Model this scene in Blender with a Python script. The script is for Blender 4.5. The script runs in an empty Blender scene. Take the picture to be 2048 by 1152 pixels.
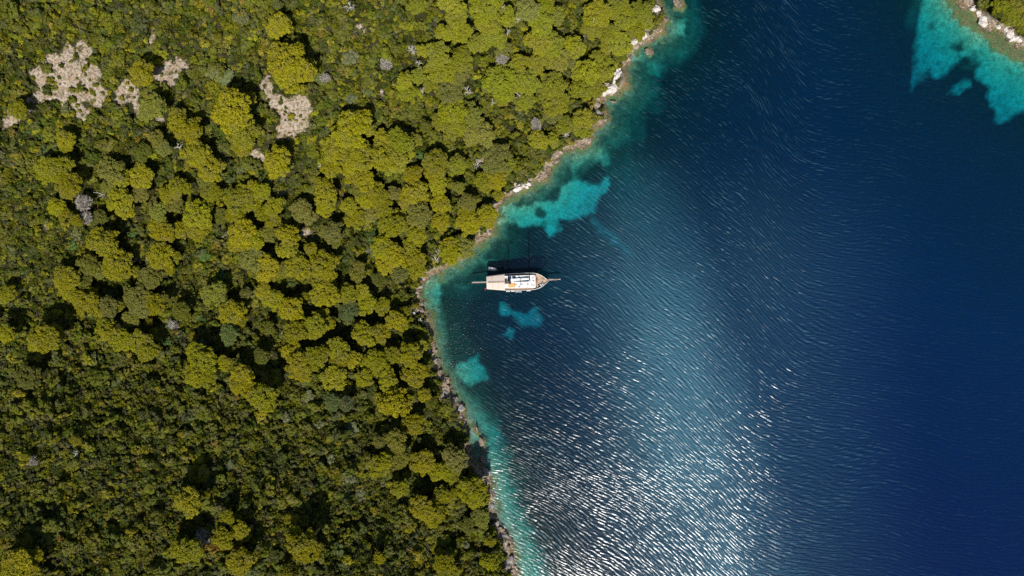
import bpy, bmesh, math, random
import numpy as np
from mathutils import Vector, Matrix

random.seed(7)
rng = np.random.default_rng(7)
scene = bpy.context.scene
COL = scene.collection

# ------------------------------------------------------------------ camera, sky, sun, exposure
H = 273.07                      # flying height of the camera over the sea, metres
S = 0.2                         # metres per photo pixel (2048 px wide) at sea level
SUN_EL = 50.0
cam = bpy.data.objects.new("camera", bpy.data.cameras.new("camera"))
COL.objects.link(cam)
cam.location = (0, 0, H)
cam.rotation_euler = (0, 0, 0)
cam.data.lens = 24.0
cam.data.sensor_width = 36.0
cam.data.clip_start = 1.0
cam.data.clip_end = 20000.0
scene.camera = cam

world = bpy.data.worlds.new("World")
scene.world = world
world.use_nodes = True
wn = world.node_tree
wn.nodes.clear()
sky = wn.nodes.new("ShaderNodeTexSky")
sky.sky_type = 'NISHITA'
sky.sun_disc = False
sky.sun_elevation = math.radians(SUN_EL)
sky.sun_rotation = math.radians(180.0)
bg = wn.nodes.new("ShaderNodeBackground")
bg.inputs[1].default_value = 0.06
wo = wn.nodes.new("ShaderNodeOutputWorld")
wn.links.new(sky.outputs[0], bg.inputs[0])
wn.links.new(bg.outputs[0], wo.inputs[0])

sun = bpy.data.objects.new("sun", bpy.data.lights.new("sun", 'SUN'))
COL.objects.link(sun)
sun.data.energy = 4.2
sun.data.angle = math.radians(0.5)
sun.data.color = (1.0, 0.965, 0.90)
sun.rotation_euler = (math.radians(90.0 - SUN_EL), 0, 0)
sun.location = (0, -200, 250)

scene.view_settings.view_transform = 'Standard'
scene.view_settings.look = 'None'
scene.view_settings.exposure = 0.35
scene.view_settings.gamma = 1.0
scene.view_settings.use_curve_mapping = False
scene.cycles.use_denoising = False
scene.cycles.use_adaptive_sampling = True
scene.cycles.adaptive_threshold = 0.018
scene.cycles.max_bounces = 4
scene.cycles.transparent_max_bounces = 12
scene.cycles.caustics_reflective = False
scene.cycles.caustics_refractive = False

# ------------------------------------------------------------------ small numeric helpers
def hash2(ix, iy, seed):
    h = (ix.astype(np.int64) * 374761393 + iy.astype(np.int64) * 668265263 + seed * 1442695041) & 0x7fffffff
    h = ((h ^ (h >> 13)) * 1274126177) & 0x7fffffff
    h = h ^ (h >> 16)
    return (h & 0xffff) / 65535.0

def vnoise(x, y, seed=0):
    x = np.asarray(x, float); y = np.asarray(y, float)
    ix = np.floor(x); iy = np.floor(y)
    fx = x - ix; fy = y - iy
    fx = fx * fx * (3 - 2 * fx); fy = fy * fy * (3 - 2 * fy)
    a = hash2(ix, iy, seed); b = hash2(ix + 1, iy, seed)
    c = hash2(ix, iy + 1, seed); d = hash2(ix + 1, iy + 1, seed)
    return (a * (1 - fx) + b * fx) * (1 - fy) + (c * (1 - fx) + d * fx) * fy

def fbm(x, y, seed=0, octv=4):
    s = 0.0; a = 0.5; t = 0.0
    for k in range(octv):
        s = s + a * vnoise(x * 2 ** k, y * 2 ** k, seed + 17 * k); t += a; a *= 0.5
    return s / t

def sstep(a, b, x):
    t = np.clip((x - a) / (b - a), 0, 1)
    return t * t * (3 - 2 * t)

def seg_dist(X, Y, P, closed=True):
    d2 = np.full(np.shape(X), 1e18)
    n = len(P)
    for i in range(n if closed else n - 1):
        x0, y0 = P[i]; x1, y1 = P[(i + 1) % n]
        dx, dy = x1 - x0, y1 - y0
        L = dx * dx + dy * dy + 1e-9
        t = np.clip(((X - x0) * dx + (Y - y0) * dy) / L, 0, 1)
        d2 = np.minimum(d2, (X - x0 - t * dx) ** 2 + (Y - y0 - t * dy) ** 2)
    return np.sqrt(d2)

def inside(X, Y, P):
    r = np.zeros(np.shape(X), bool)
    n = len(P)
    for i in range(n):
        x0, y0 = P[i]; x1, y1 = P[(i + 1) % n]
        if y0 == y1:
            continue
        c = ((y0 > Y) != (y1 > Y)) & (X < (x1 - x0) * (Y - y0) / (y1 - y0) + x0)
        r ^= c
    return r

def sdf(X, Y, P):               # positive inside
    d = seg_dist(X, Y, P)
    return np.where(inside(X, Y, P), d, -d)

def W(px, py):                  # photo pixel -> world at sea level
    return ((px - 1024) * S, (576 - py) * S)

def WP(pts):
    return [W(*p) for p in pts]

# ------------------------------------------------------------------ the coast (waterline traced at sea level)
SHORE = [(1500, -2600), (1440, -700), (1380, -300), (1322, -40), (1315, 0), (1322, 15), (1331, 38), (1329, 60), (1303, 78), (1284, 85),
         (1268, 96), (1256, 106), (1255, 124), (1246, 131), (1250, 145), (1254, 166), (1238, 186), (1214, 189), (1200, 206),
         (1212, 224), (1209, 243), (1184, 256), (1179, 283), (1162, 290), (1125, 304), (1107, 325), (1095, 341),
         (1090, 356), (1070, 362), (1052, 380), (1030, 384), (1005, 396), (992, 413), (990, 438), (982, 466), (962, 480), (947, 490),
         (925, 514), (900, 529), (884, 541), (862, 548), (846, 560), (836, 578), (838, 600), (845, 618), (857, 634), (858, 648),
         (862, 663), (869, 700), (872, 716), (878, 744), (894, 764), (903, 786), (913, 802), (926, 826), (932, 856), (935, 889), (937, 912),
         (950, 926), (966, 940), (975, 958), (982, 978), (983, 1014), (990, 1039), (1000, 1058), (1016, 1078), (1024, 1100), (1028, 1142),
         (1036, 1200), (1070, 1500), (900, 2600), (500, 5200), (-14000, 5200), (-14000, -5200), (1700, -5200)]
SHORE2 = [(1890, -60), (1906, -12), (1922, 6), (1942, 18), (1956, 40), (1968, 54), (1984, 56), (1995, 58), (2008, 66), (2032, 90),
          (2060, 97), (2100, 125), (2200, 190), (2400, 260), (3200, 400), (6000, 300), (9000, -3000), (3000, -4200), (1960, -1500)]
LAND1 = WP(SHORE); LAND2 = WP(SHORE2)
NEAR1 = LAND1[:68]

SANDS = [  # (polygon in photo px, softness m, strength)
    ([(1318, 30), (1335, 26), (1350, 36), (1372, 40), (1376, 62), (1352, 68), (1340, 52), (1326, 48)], 1.8, 1.0),
    ([(1262, 106), (1280, 96), (1290, 104), (1288, 118), (1266, 124), (1258, 140)], 2.0, .9),
    ([(1214, 192), (1236, 194), (1232, 214), (1212, 216)], 1.5, .6),
    ([(1302, 116), (1330, 122), (1338, 132), (1326, 150), (1306, 150), (1296, 132)], 3.0, .5),
    ([(1005, 408), (1040, 413), (1060, 408), (1115, 395), (1140, 362), (1150, 350), (1165, 363), (1185, 365), (1205, 363), (1207, 350), (1222, 350),
      (1226, 364), (1216, 384), (1200, 396), (1192, 426), (1165, 435), (1125, 438), (1117, 443), (1120, 463), (1110, 475), (1100, 473),
      (1096, 448), (1078, 450), (1055, 453), (1035, 448), (1012, 446), (992, 456), (990, 436)], 1.6, .95),
    ([(1140, 300), (1165, 290), (1212, 288), (1215, 322), (1205, 328), (1190, 318), (1170, 320), (1150, 345)], 3.0, .7),
    ([(1190, 434), (1208, 450), (1240, 472), (1275, 505), (1278, 514), (1250, 500), (1215, 468), (1188, 440)], 3.0, .75),
    ([(1270, 430), (1300, 440), (1312, 458), (1296, 462), (1276, 444)], 3.5, .3),
    ([(1215, 320), (1260, 300), (1330, 330), (1390, 400), (1420, 480), (1450, 580), (1400, 660), (1300, 640), (1230, 600), (1180, 570), (1110, 580), (1100, 566), (1200, 540), (1290, 520), (1240, 440), (1225, 380)], 14.0, .17),
    ([(928, 498), (944, 500), (958, 510), (968, 518), (988, 522), (994, 528), (975, 532), (950, 524), (930, 522), (908, 524)], 2.0, .45),
    ([(900, 560), (930, 566), (942, 572), (930, 580), (902, 574)], 3.0, .25),
    ([(1000, 603), (1018, 613), (1028, 626), (1040, 633), (1060, 631), (1068, 613), (1075, 615), (1078, 633), (1090, 636), (1080, 653),
      (1050, 658), (1038, 648), (1025, 631), (1008, 633), (1000, 626)], 1.6, .95),
    ([(1002, 673), (1015, 658), (1028, 668), (1023, 676)], 1.4, .9),
    ([(905, 738), (912, 728), (935, 724), (944, 714), (952, 720), (960, 732), (972, 746), (974, 756), (942, 773), (925, 768), (908, 752)], 1.4, .9),
    ([(848, 552), (882, 548), (886, 562), (880, 600), (878, 620), (862, 634), (846, 618), (838, 596), (838, 572)], 2.0, .8),
    ([(900, 770), (922, 776), (945, 800), (968, 828), (985, 850), (1004, 880), (1012, 930), (1026, 980), (1044, 1030), (1070, 1090),
      (1092, 1160), (1120, 1400), (1060, 1400), (1026, 1150), (1016, 1090), (985, 1036), (980, 980), (938, 915), (926, 840), (905, 800)], 6.0, .60),
    ([(1850, -60), (1860, 0), (1852, 40), (1850, 80), (1855, 110), (1850, 140), (1853, 170), (1866, 140), (1880, 128), (1890, 142), (1902, 140), (1925, 120),
      (1945, 110), (1968, 118), (1972, 152), (1998, 162), (2005, 192), (2014, 214), (2022, 232), (2040, 228), (2070, 210), (2120, 240), (2250, 330),
      (2400, 330), (2200, 200), (2048, 110), (1985, 62), (1956, 45), (1925, 15), (1905, -60)], 2.2, .9),
    ([(1920, 178), (1950, 150), (1964, 152), (1966, 162), (1948, 172), (1938, 180)], 1.6, .85),
]
DARKS = [  # seagrass patches lying on the sand
    ([(1083 + 11 * math.cos(a), 425 + 11 * math.sin(a)) for a in np.linspace(0, 6.28, 14)[:-1]], 1.0, .85),
    ([(1187, 318), (1202, 320), (1214, 344), (1204, 352), (1200, 364), (1180, 364), (1171, 352), (1176, 338), (1186, 332)], 1.4, 1.0),
    ([(1140, 352), (1150, 356), (1148, 364), (1140, 362)], 1.0, .5),
    ([(958, 502), (964, 500), (966, 508), (960, 510)], .8, .7),
    ([(1348, 38), (1358, 40), (1356, 52), (1346, 50)], 1.4, .6),
    ([(1015, 430), (1023, 430), (1023, 438), (1016, 438)], 1.4, .4),
    ([(1888, 114), (1894, 112), (1897, 119), (1890, 121)], .8, .6),
    ([(1918, 78), (1938, 76), (1942, 92), (1928, 98), (1912, 90)], 1.6, .85),
    ([(1872, 34), (1884, 38), (1880, 56), (1866, 52)], 2.0, .6),
    ([(1935, 105), (1965, 108), (1970, 125), (1945, 122)], 2.5, .85),
]
REEFS = [  # brown weed covered rock just under the surface
    ([(1344, -30), (1372, -20), (1376, 10), (1362, 24), (1348, 16)], 1.5, 1.0, .3),
    ([(1290, 92), (1306, 92), (1314, 106), (1300, 116), (1288, 104)], 1.2, 1.0, .2),
    ([(1322, 20), (1332, 40), (1330, 66), (1306, 76), (1310, 50)], 1.5, .9, .3),
    ([(1216, 196), (1236, 202), (1232, 210), (1218, 204)], 1.0, .7, .5),
    ([(1210, 222), (1228, 226), (1222, 240), (1208, 246)], 1.5, .7, .5),
    ([(1074, 342), (1092, 342), (1094, 356), (1080, 362)], 1.2, .7, .3),
    ([(948, 852), (958, 854), (962, 872), (970, 890), (974, 912), (966, 912), (956, 884), (950, 868)], 1.0, .9, .25),
    ([(1885, -60), (1915, 0), (1945, 20), (1965, 50), (1990, 60), (2030, 90), (2110, 130), (2300, 230), (2300, 280), (2100, 165), (2048, 124),
      (2010, 108), (1985, 92), (1960, 64), (1935, 56), (1912, 30), (1900, 8), (1870, -60)], 1.4, 1.0, .5),
]
CLEAR = [  # bare stony ground
    ([(2, 262), (36, 214), (50, 205), (74, 182), (70, 150), (98, 118), (128, 92), (150, 74), (176, 84), (186, 128), (200, 168), (216, 182), (190, 208), (172, 226), (140, 216),
      (105, 200), (88, 216), (66, 226), (48, 256)], 3.0, 1.0),
    ([(228, 186), (252, 152), (276, 164), (272, 192), (300, 208), (334, 236), (300, 246), (268, 224), (236, 200)], 2.0, .9),
    ([(318, 172), (318, 130), (335, 112), (378, 125), (366, 152), (340, 174)], 2.0, .95),
    ([(296, 100), (303, 55), (322, 62), (310, 102)], 1.5, .75),
    ([(534, 92), (540, 132), (530, 160), (560, 184), (600, 190), (634, 216), (602, 232), (604, 276), (570, 290), (548, 280), (552, 250), (560, 222),
      (526, 184), (516, 164), (528, 130)], 1.8, 1.0),
    ([(714, 44), (726, 42), (728, 64), (720, 66)], 1.0, .8),
    ([(744, 178), (768, 172), (774, 190), (748, 202)], 1.5, .6),
    ([(940, 306), (962, 316), (985, 312), (984, 330), (950, 336)], 1.5, .9),
    ([(98, 446), (124, 450), (120, 462), (100, 460)], 1.2, .7),
    ([(602, 452), (634, 458), (632, 474), (606, 466)], 1.0, .9),
    ([(510, 316), (528, 296), (532, 320), (518, 336)], 1.2, .8),
    ([(606, 336), (616, 336), (626, 358), (616, 362)], 1.0, .6),
    ([(900, 422), (920, 430), (918, 444), (898, 442)], 1.0, .7),
    ([(430, 782), (460, 790), (456, 806), (430, 808)], 1.5, .7),
    ([(268, 512), (296, 516), (288, 528), (268, 526)], 1.2, .7),
    ([(446, 462), (458, 464), (456, 484), (446, 480)], 1.0, .7),
    ([(862, 476), (880, 486), (884, 520), (870, 516)], 1.2, .7),
    ([(784, 926), (796, 932), (790, 944), (782, 938)], 1.0, .6),
    ([(1164, 60), (1172, 60), (1172, 84), (1164, 82)], .8, .6),
]

def land_signed(X, Y):          # metres inland (+) or offshore (-) from the nearest waterline, with a little natural raggedness
    a = sdf(X, Y, LAND1); b = sdf(X, Y, LAND2)
    s = np.maximum(a, b)
    near = np.exp(-(s / 8.0) ** 2)
    s = s + near * ((fbm(X / 2.6, Y / 2.6, 3, 3) - .5) * 2.2 + (fbm(X / .9, Y / .9, 5, 2) - .5) * .8)
    return s, b > a

def wp_warp(X, Y, P, soft, seed):
    wx = X + (fbm(X / 3.4, Y / 3.4, seed, 5) - .5) * 4.6
    wy = Y + (fbm(X / 3.4 + 40, Y / 3.4, seed + 9, 5) - .5) * 4.6
    bx = [p[0] for p in P]; by = [p[1] for p in P]
    m = (X > min(bx) - 12) & (X < max(bx) + 12) & (Y > min(by) - 12) & (Y < max(by) + 12)
    out = np.zeros(X.shape)
    if m.any():
        out[m] = sstep(-soft * .8, soft * .8, sdf(wx[m], wy[m], P))
    return out

CLEARW = []
def clear_field(X, Y):
    c = np.zeros(X.shape)
    for k, (P, soft, st) in enumerate(CLEARW):
        wx = X + (fbm(X / 5, Y / 5, 400 + k, 4) - .5) * 9; wy = Y + (fbm(X / 5 + 40, Y / 5, 430 + k, 4) - .5) * 9
        m = (X > min(p[0] for p in P) - 15) & (X < max(p[0] for p in P) + 15) & (Y > min(p[1] for p in P) - 15) & (Y < max(p[1] for p in P) + 15)
        if m.any():
            c[m] = np.maximum(c[m], st * sstep(-2.2, 2.2, sdf(wx[m], wy[m], P)))
    return c * sstep(.25, .44, fbm(X / 3.2, Y / 5.5, 470, 4) + .12 * c)

def fields(X, Y):
    s, second = land_signed(X, Y)
    inl = np.maximum(s, 0); off = np.maximum(-s, 0)
    yv = -3.0
    zl = 1.5 * sstep(0, 2.6, inl) + .9 * sstep(2, 9, inl) + .13 * np.minimum(inl, 150) \
        + .20 * np.sqrt((Y - yv) ** 2 + 60) * sstep(6, 85, inl) * (np.abs(Y) < 400) \
        + (fbm(X / 28, Y / 28, 11, 4) - .5) * 7 * sstep(5, 60, inl) + (fbm(X / 4, Y / 4, 12, 3) - .5) * 1.3 * sstep(0, 8, inl)
    zl = np.where(second, 1.5 * sstep(0, 2.6, inl) + .18 * np.minimum(inl, 80) + (fbm(X / 5, Y / 5, 12, 3) - .5) * 1.2 * sstep(0, 6, inl), zl)
    zl = np.where(np.abs(Y) >= 400, np.minimum(zl, 60), zl)
    dep = 13.0 * (1 - np.exp(-(off / 30.0) ** 1.2)) + 9 * sstep(60, 220, off) + .35 * sstep(0, 2, off)
    dep = dep + (fbm(X / 9, Y / 9, 21, 3) - .5) * .9 * sstep(3, 14, off) + (fbm(X / 1.6, Y / 1.6, 22, 3) - .5) * .7 * sstep(.3, 3, off) * (1 - sstep(9, 20, off))
    sand = np.zeros(X.shape); reef = np.zeros(X.shape); clear = np.zeros(X.shape)
    for k, (P, soft, st) in enumerate(SANDS):
        sand = np.maximum(sand, st * wp_warp(X, Y, WP(P), soft, 100 + k))
    # narrow pale fringe along the rocks
    fringe = sstep(8.5, 1.5, off + (fbm(X / 6, Y / 6, 31, 3) - .5) * 8) * .50
    fringe = np.maximum(fringe, (.08 + .14 * sstep(35, 55, Y)) * sstep(20, 9, off + (fbm(X / 9, Y / 9, 35, 3) - .5) * 12))
    sand = np.maximum(sand, fringe * (off > 0))
    for k, (P, soft, st) in enumerate(DARKS):
        sand = sand * (1 - st * wp_warp(X, Y, WP(P), soft, 140 + k))
    shelf = np.zeros(X.shape)
    for k, (P, soft, st, dd) in enumerate(REEFS):
        m = wp_warp(X, Y, WP(P), soft, 180 + k) * st
        reef = np.maximum(reef, m)
        dep = dep * (1 - m) + dd * m + 0
    reef = np.maximum(reef, sstep(4.4, .4, off + (fbm(X / 2.4, Y / 2.4, 33, 3) - .5) * 9) * (off > 0) * .85)
    reef = np.maximum(reef, sstep(1.7, .2, inl) * (inl > 0) * .9)
    dep = dep + reef * (fbm(X / .9, Y / .9, 44, 2) - .5) * .5
    z = np.where(s > 0, zl, -np.maximum(dep, .05) * sstep(0, .8, off) - .02)
    z = z + np.where(s > 0, (fbm(X / .9, Y / .9, 55, 2) - .5) * .8 * sstep(8, 1.0, inl) * sstep(0, 1.2, inl), 0)
    return z, s, sand, reef, clear

# tensor grid: fine inside the picture, growing towards the horizon
def axis(a, b, step, far):
    inner = np.arange(a, b + step * .5, step)
    out = []; d = step
    x = b
    while x < far:
        d *= 1.25; x = x + d; out.append(x)
    neg = []; d = step; x = a
    while x > -far:
        d *= 1.25; x = x - d; neg.append(x)
    return np.array(neg[::-1] + list(inner) + out), len(neg)

def grid_faces(nx, ny):
    i = np.arange(nx - 1)[None, :]; j = np.arange(ny - 1)[:, None]
    a = (j * nx + i).ravel()
    return np.stack([a, a + 1, a + nx + 1, a + nx], 1)

def mesh_np(name, verts, faces, smooth=False):
    verts = np.ascontiguousarray(verts, np.float32); faces = np.ascontiguousarray(faces, np.int32)
    me = bpy.data.meshes.new(name)
    k = faces.shape[1]
    me.vertices.add(len(verts)); me.vertices.foreach_set("co", verts.ravel())
    me.loops.add(faces.size); me.loops.foreach_set("vertex_index", faces.ravel())
    me.polygons.add(len(faces)); me.polygons.foreach_set("loop_start", np.arange(0, faces.size, k, dtype=np.int32))
    me.polygons.foreach_set("use_smooth", np.full(len(faces), smooth))
    me.update(calc_edges=True); me.validate()
    return me

# ------------------------------------------------------------------ material helpers
class NT:
    def __init__(s, name):
        s.m = bpy.data.materials.new(name); s.m.use_nodes = True
        s.t = s.m.node_tree; s.t.nodes.clear()
        s.out = s.n("ShaderNodeOutputMaterial")
    def n(s, typ, **kw):
        nd = s.t.nodes.new(typ)
        for k, v in kw.items():
            setattr(nd, k, v)
        return nd
    def put(s, sock, v):
        if v is None:
            return
        if hasattr(v, "is_output"):
            s.t.links.new(v, sock)
        elif isinstance(v, (tuple, list)) and len(v) == 3 and sock.type == 'RGBA':
            sock.default_value = (*v, 1)
        else:
            sock.default_value = v
    def math(s, op, a, b=None, c=None, clamp=False):
        nd = s.n("ShaderNodeMath", operation=op); nd.use_clamp = clamp
        s.put(nd.inputs[0], a); s.put(nd.inputs[1], b)
        if c is not None: s.put(nd.inputs[2], c)
        return nd.outputs[0]
    def mix(s, f, a, b, blend='MIX'):
        nd = s.n("ShaderNodeMix", data_type='RGBA', blend_type=blend)
        s.put(nd.inputs[0], f); s.put(nd.inputs[6], a); s.put(nd.inputs[7], b)
        return nd.outputs[2]
    def noise(s, vec, scale, detail=3, rough=.55, dist=0.0, dim='3D', out=0):
        nd = s.n("ShaderNodeTexNoise", noise_dimensions=dim)
        if vec is not None: s.put(nd.inputs['Vector'], vec)
        nd.inputs['Scale'].default_value = scale; nd.inputs['Detail'].default_value = detail
        nd.inputs['Roughness'].default_value = rough; nd.inputs['Distortion'].default_value = dist
        return nd.outputs[out]
    def ramp(s, v, a, b, ca=0.0, cb=1.0):
        nd = s.n("ShaderNodeMapRange"); nd.clamp = True
        s.put(nd.inputs[0], v); nd.inputs[1].default_value = a; nd.inputs[2].default_value = b
        nd.inputs[3].default_value = ca; nd.inputs[4].default_value = cb
        return nd.outputs[0]
    def attr(s, name, typ='GEOMETRY'):
        nd = s.n("ShaderNodeAttribute", attribute_type=typ, attribute_name=name)
        return nd
    def pos(s):
        return s.n("ShaderNodeNewGeometry").outputs[0]
    def bump(s, h, dist, strength=1.0):
        nd = s.n("ShaderNodeBump"); nd.inputs['Strength'].default_value = strength
        nd.inputs['Distance'].default_value = dist; s.put(nd.inputs['Height'], h)
        return nd.outputs[0]
    def bsdf(s, color, rough=.6, normal=None, metallic=0.0, spec=.5):
        nd = s.n("ShaderNodeBsdfPrincipled")
        s.put(nd.inputs['Base Color'], color); s.put(nd.inputs['Roughness'], rough)
        nd.inputs['Metallic'].default_value = metallic
        nd.inputs['Specular IOR Level'].default_value = spec
        if normal is not None: s.put(nd.inputs['Normal'], normal)
        s.t.links.new(nd.outputs[0], s.out.inputs[0])
        return nd

def simple(name, color, rough=.6, var=.15, scale=3.0, metallic=0.0, spec=.4):
    m = NT(name)
    tc = m.n("ShaderNodeTexCoord").outputs['Object']
    f = m.noise(tc, scale, 4)
    c = m.mix(m.ramp(f, .3, .7), tuple(x * (1 - var) for x in color), tuple(min(1, x * (1 + var)) for x in color))
    m.bsdf(c, rough, None, metallic, spec)
    return m.m

# ------------------------------------------------------------------ terrain and sea bed, one sheet
GS = 0.7
ax, nlx = axis(-236.0, 236.0, GS, 3400)
ay, nly = axis(-141.0, 141.0, GS, 3400)
XX, YY = np.meshgrid(ax, ay)
Z, SD, SAND, REEF, CLR = fields(XX, YY)
gx0, gy0 = -236.0, -141.0
nix = int(round(472.0 / GS)) + 1; niy = int(round(282.0 / GS)) + 1
IZ = Z[nly:nly + niy, nlx:nlx + nix]; ISD = SD[nly:nly + niy, nlx:nlx + nix]; ICL = CLR[nly:nly + niy, nlx:nlx + nix]

def samp(A, x, y):
    fx = np.clip((np.asarray(x, float) - gx0) / GS, 0, A.shape[1] - 1.001); fy = np.clip((np.asarray(y, float) - gy0) / GS, 0, A.shape[0] - 1.001)
    i = fx.astype(int); j = fy.astype(int); u = fx - i; v = fy - j
    return (A[j, i] * (1 - u) + A[j, i + 1] * u) * (1 - v) + (A[j + 1, i] * (1 - u) + A[j + 1, i + 1] * u) * v

def ground(px, py, above=0.0):
    """world point of the ground under what photo pixel (px, py) shows at a height `above` over the ground"""
    z = 0.0
    for _ in range(12):
        k = (H - z - above) / H
        x, y = (px - 1024) * S * k, (576 - py) * S * k
        z = .5 * z + .5 * max(float(samp(IZ, x, y)), -.3)
    return x, y, z

for P_, so_, st_ in CLEAR:
    CLEARW.append(([ground(px, py, 0)[:2] for px, py in P_], so_, st_))
CLR = clear_field(XX, YY)
ICL = CLR[nly:nly + niy, nlx:nlx + nix]
gme = mesh_np("ground", np.stack([XX.ravel(), YY.ravel(), Z.ravel()], 1), grid_faces(len(ax), len(ay)), True)
ca = gme.color_attributes.new("cover", 'FLOAT_COLOR', 'POINT')
buf = np.ones((XX.size, 4), np.float32)
buf[:, 0] = SAND.ravel(); buf[:, 1] = REEF.ravel(); buf[:, 2] = CLR.ravel(); buf[:, 3] = 1
ca.data.foreach_set("color", buf.ravel())
sa = gme.attributes.new("inland", 'FLOAT', 'POINT'); sa.data.foreach_set("value", SD.ravel().astype(np.float32))

def ground_material():
    m = NT("ground_cover")
    a = m.attr("cover"); sep = m.n("ShaderNodeSeparateColor"); m.put(sep.inputs[0], a.outputs[0])
    sand, reef, clr = sep.outputs
    inland = m.attr("inland").outputs[2]
    p = m.pos()
    big = m.noise(p, .12, 4); mid = m.noise(p, .6, 5, .6); fine = m.noise(p, 2.6, 5, .65); tiny = m.noise(p, 7.0, 3, .7)
    # forest floor: leaf litter, dry grass and soil
    soil = m.mix(m.ramp(fine, .35, .65), (.014, .018, .005), (.055, .050, .015))
    soil = m.mix(m.ramp(mid, .45, .7), soil, (.030, .040, .007))
    # stony clearing: pinkish earth and pale grey stone
    vor = m.n("ShaderNodeTexVoronoi"); m.put(vor.inputs['Vector'], p); vor.inputs['Scale'].default_value = .9
    stone = m.mix(m.ramp(fine, .34, .66), (.36, .28, .215), (.62, .53, .44))
    earth = m.mix(m.ramp(tiny, .3, .7), (.24, .165, .105), (.50, .37, .26))
    bare = m.mix(m.ramp(mid, .42, .58), earth, stone)
    bare = m.mix(m.ramp(m.noise(p, 1.3, 4, .7), .46, .62), bare, (.13, .115, .055))
    c = m.mix(m.math('MULTIPLY', m.ramp(m.math('ADD', clr, m.math('SUBTRACT', mid, .5)), .32, .62), 1.0), soil, bare)
    # shore rock
    rock = m.mix(m.ramp(fine, .35, .65), (.16, .12, .085), (.46, .40, .34))
    rock = m.mix(m.ramp(m.noise(p, .45, 4, .6), .5, .6), rock, (.20, .13, .085))
    c = m.mix(m.ramp(m.math('ADD', inland, m.math('MULTIPLY', m.math('SUBTRACT', mid, .5), 5.0)), 3.2, 1.6), c, rock)
    wet = m.mix(m.ramp(fine, .35, .65), (.06, .035, .015), (.42, .24, .12))
    wet = m.mix(m.ramp(m.noise(p, .9, 4, .65), .44, .58), wet, (.15, .17, .055))
    # below water
    weed = m.mix(m.ramp(mid, .35, .65), (.006, .016, .012), (.014, .034, .026))
    sandc = m.mix(m.ramp(big, .35, .65), (.56, .53, .42), (.72, .68, .55))
    speck = m.ramp(m.noise(p, 1.1, 4, .7), .42, .62)
    sandc = m.mix(m.math('MULTIPLY', speck, .45), sandc, (.16, .17, .09))
    shal = m.mix(m.ramp(m.noise(p, .8, 5, .7), .38, .60), (.08, .085, .03), (.36, .33, .17))
    sandc = m.mix(m.math('MULTIPLY', m.ramp(m.noise(p, .28, 4, .6), .50, .66), .45), sandc, (.16, .20, .12))
    sy = m.n('ShaderNodeSeparateXYZ'); m.put(sy.inputs[0], p)
    shal = m.mix(m.ramp(sy.outputs[1], -60, -35, .5, 0), shal, m.mix(m.ramp(fine, .35, .6), (.30, .27, .18), (.60, .56, .44)))
    sandc = m.mix(m.math('MULTIPLY', m.ramp(m.math('ADD', inland, m.math('MULTIPLY', m.math('SUBTRACT', mid, .5), 10.0)), -17.0, -4.0), m.ramp(fine, .36, .58, .35, 1.0)), sandc, shal)
    under = m.mix(m.ramp(m.math('ADD', sand, m.math('MULTIPLY', m.math('SUBTRACT', m.noise(p, .42, 6, .65), .5), m.math('MULTIPLY', m.math('MINIMUM', sand, .6), 2.1))), .03, .95), weed, sandc)
    c = m.mix(m.ramp(inland, .15, -.15), c, under)
    c = m.mix(m.ramp(m.math('ADD', reef, m.math('MULTIPLY', m.math('SUBTRACT', fine, .5), .6)), .35, .6), c, wet)
    h = m.math('ADD', m.math('MULTIPLY', fine, .5), m.math('MULTIPLY', tiny, .2))
    m.bsdf(c, .9, m.bump(h, .8, .9), 0, .1)
    return m.m
gme.materials.append(ground_material())
ground_ob = bpy.data.objects.new("ground", gme); COL.objects.link(ground_ob)
ground_ob["kind"] = "structure"; ground_ob["label"] = "wooded hillside, stony coast and sea bed under the clear water"

# ------------------------------------------------------------------ the sea: a closed body of absorbing water with a rippled surface
def crest_angle(px):
    t = np.interp(px, [700, 1000, 1150, 1300, 1420, 1500, 1560, 1620, 1700, 2048, 3000], [24, 26, 32, 34, 38, 42, 30, 14, 8, 4, 2])
    return np.radians(t)
wax, _a = axis(-236.0, 236.0, 3.0, 3300)
way, _b = axis(-141.0, 141.0, 3.0, 3300)
tt = np.linspace(-3500, 3500, 7001)
th = crest_angle(tt / S + 1024)
Gi = np.cumsum(np.tan(th)) * 1.0; Gi -= np.interp(0, tt, Gi)
Ui = np.cumsum(1 / np.cos(th)); Ui -= np.interp(0, tt, Ui)
WX, WY = np.meshgrid(wax, way)
warp = (fbm(WX / 30, WY / 30, 71, 2) - .5) * 9
VV = (-WY - np.interp(WX, tt, Gi) + warp) * np.cos(crest_angle(WX / S + 1024)) ** .35
UU = np.interp(WX, tt, Ui)
n = WX.size
top = np.stack([WX.ravel(), WY.ravel(), np.zeros(n)], 1)
fc = grid_faces(len(wax), len(way))
nx_, ny_ = len(wax), len(way)
ring = list(range(nx_)) + [j * nx_ + nx_ - 1 for j in range(1, ny_)] + [(ny_ - 1) * nx_ + i for i in range(nx_ - 2, -1, -1)] + [j * nx_ for j in range(ny_ - 2, 0, -1)]
low = top[ring].copy(); low[:, 2] = -60
vs = np.vstack([top, low])
sides = [(ring[i], n + i, n + (i + 1) % len(ring), ring[(i + 1) % len(ring)]) for i in range(len(ring))]
wme = bpy.data.meshes.new("sea")
wme.from_pydata(vs.tolist(), [], fc.tolist() + sides + [tuple(range(n, n + len(ring)))[::-1]])
for p_ in wme.polygons[:len(fc)]:
    p_.use_smooth = True
wz, ws, _s, _r, _c = fields(WX, WY)
def vattr(name, arr, fill):
    at_ = wme.attributes.new(name, 'FLOAT', 'POINT')
    at_.data.foreach_set("value", np.concatenate([arr.ravel(), np.full(len(ring), fill)]).astype(np.float32))
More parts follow.
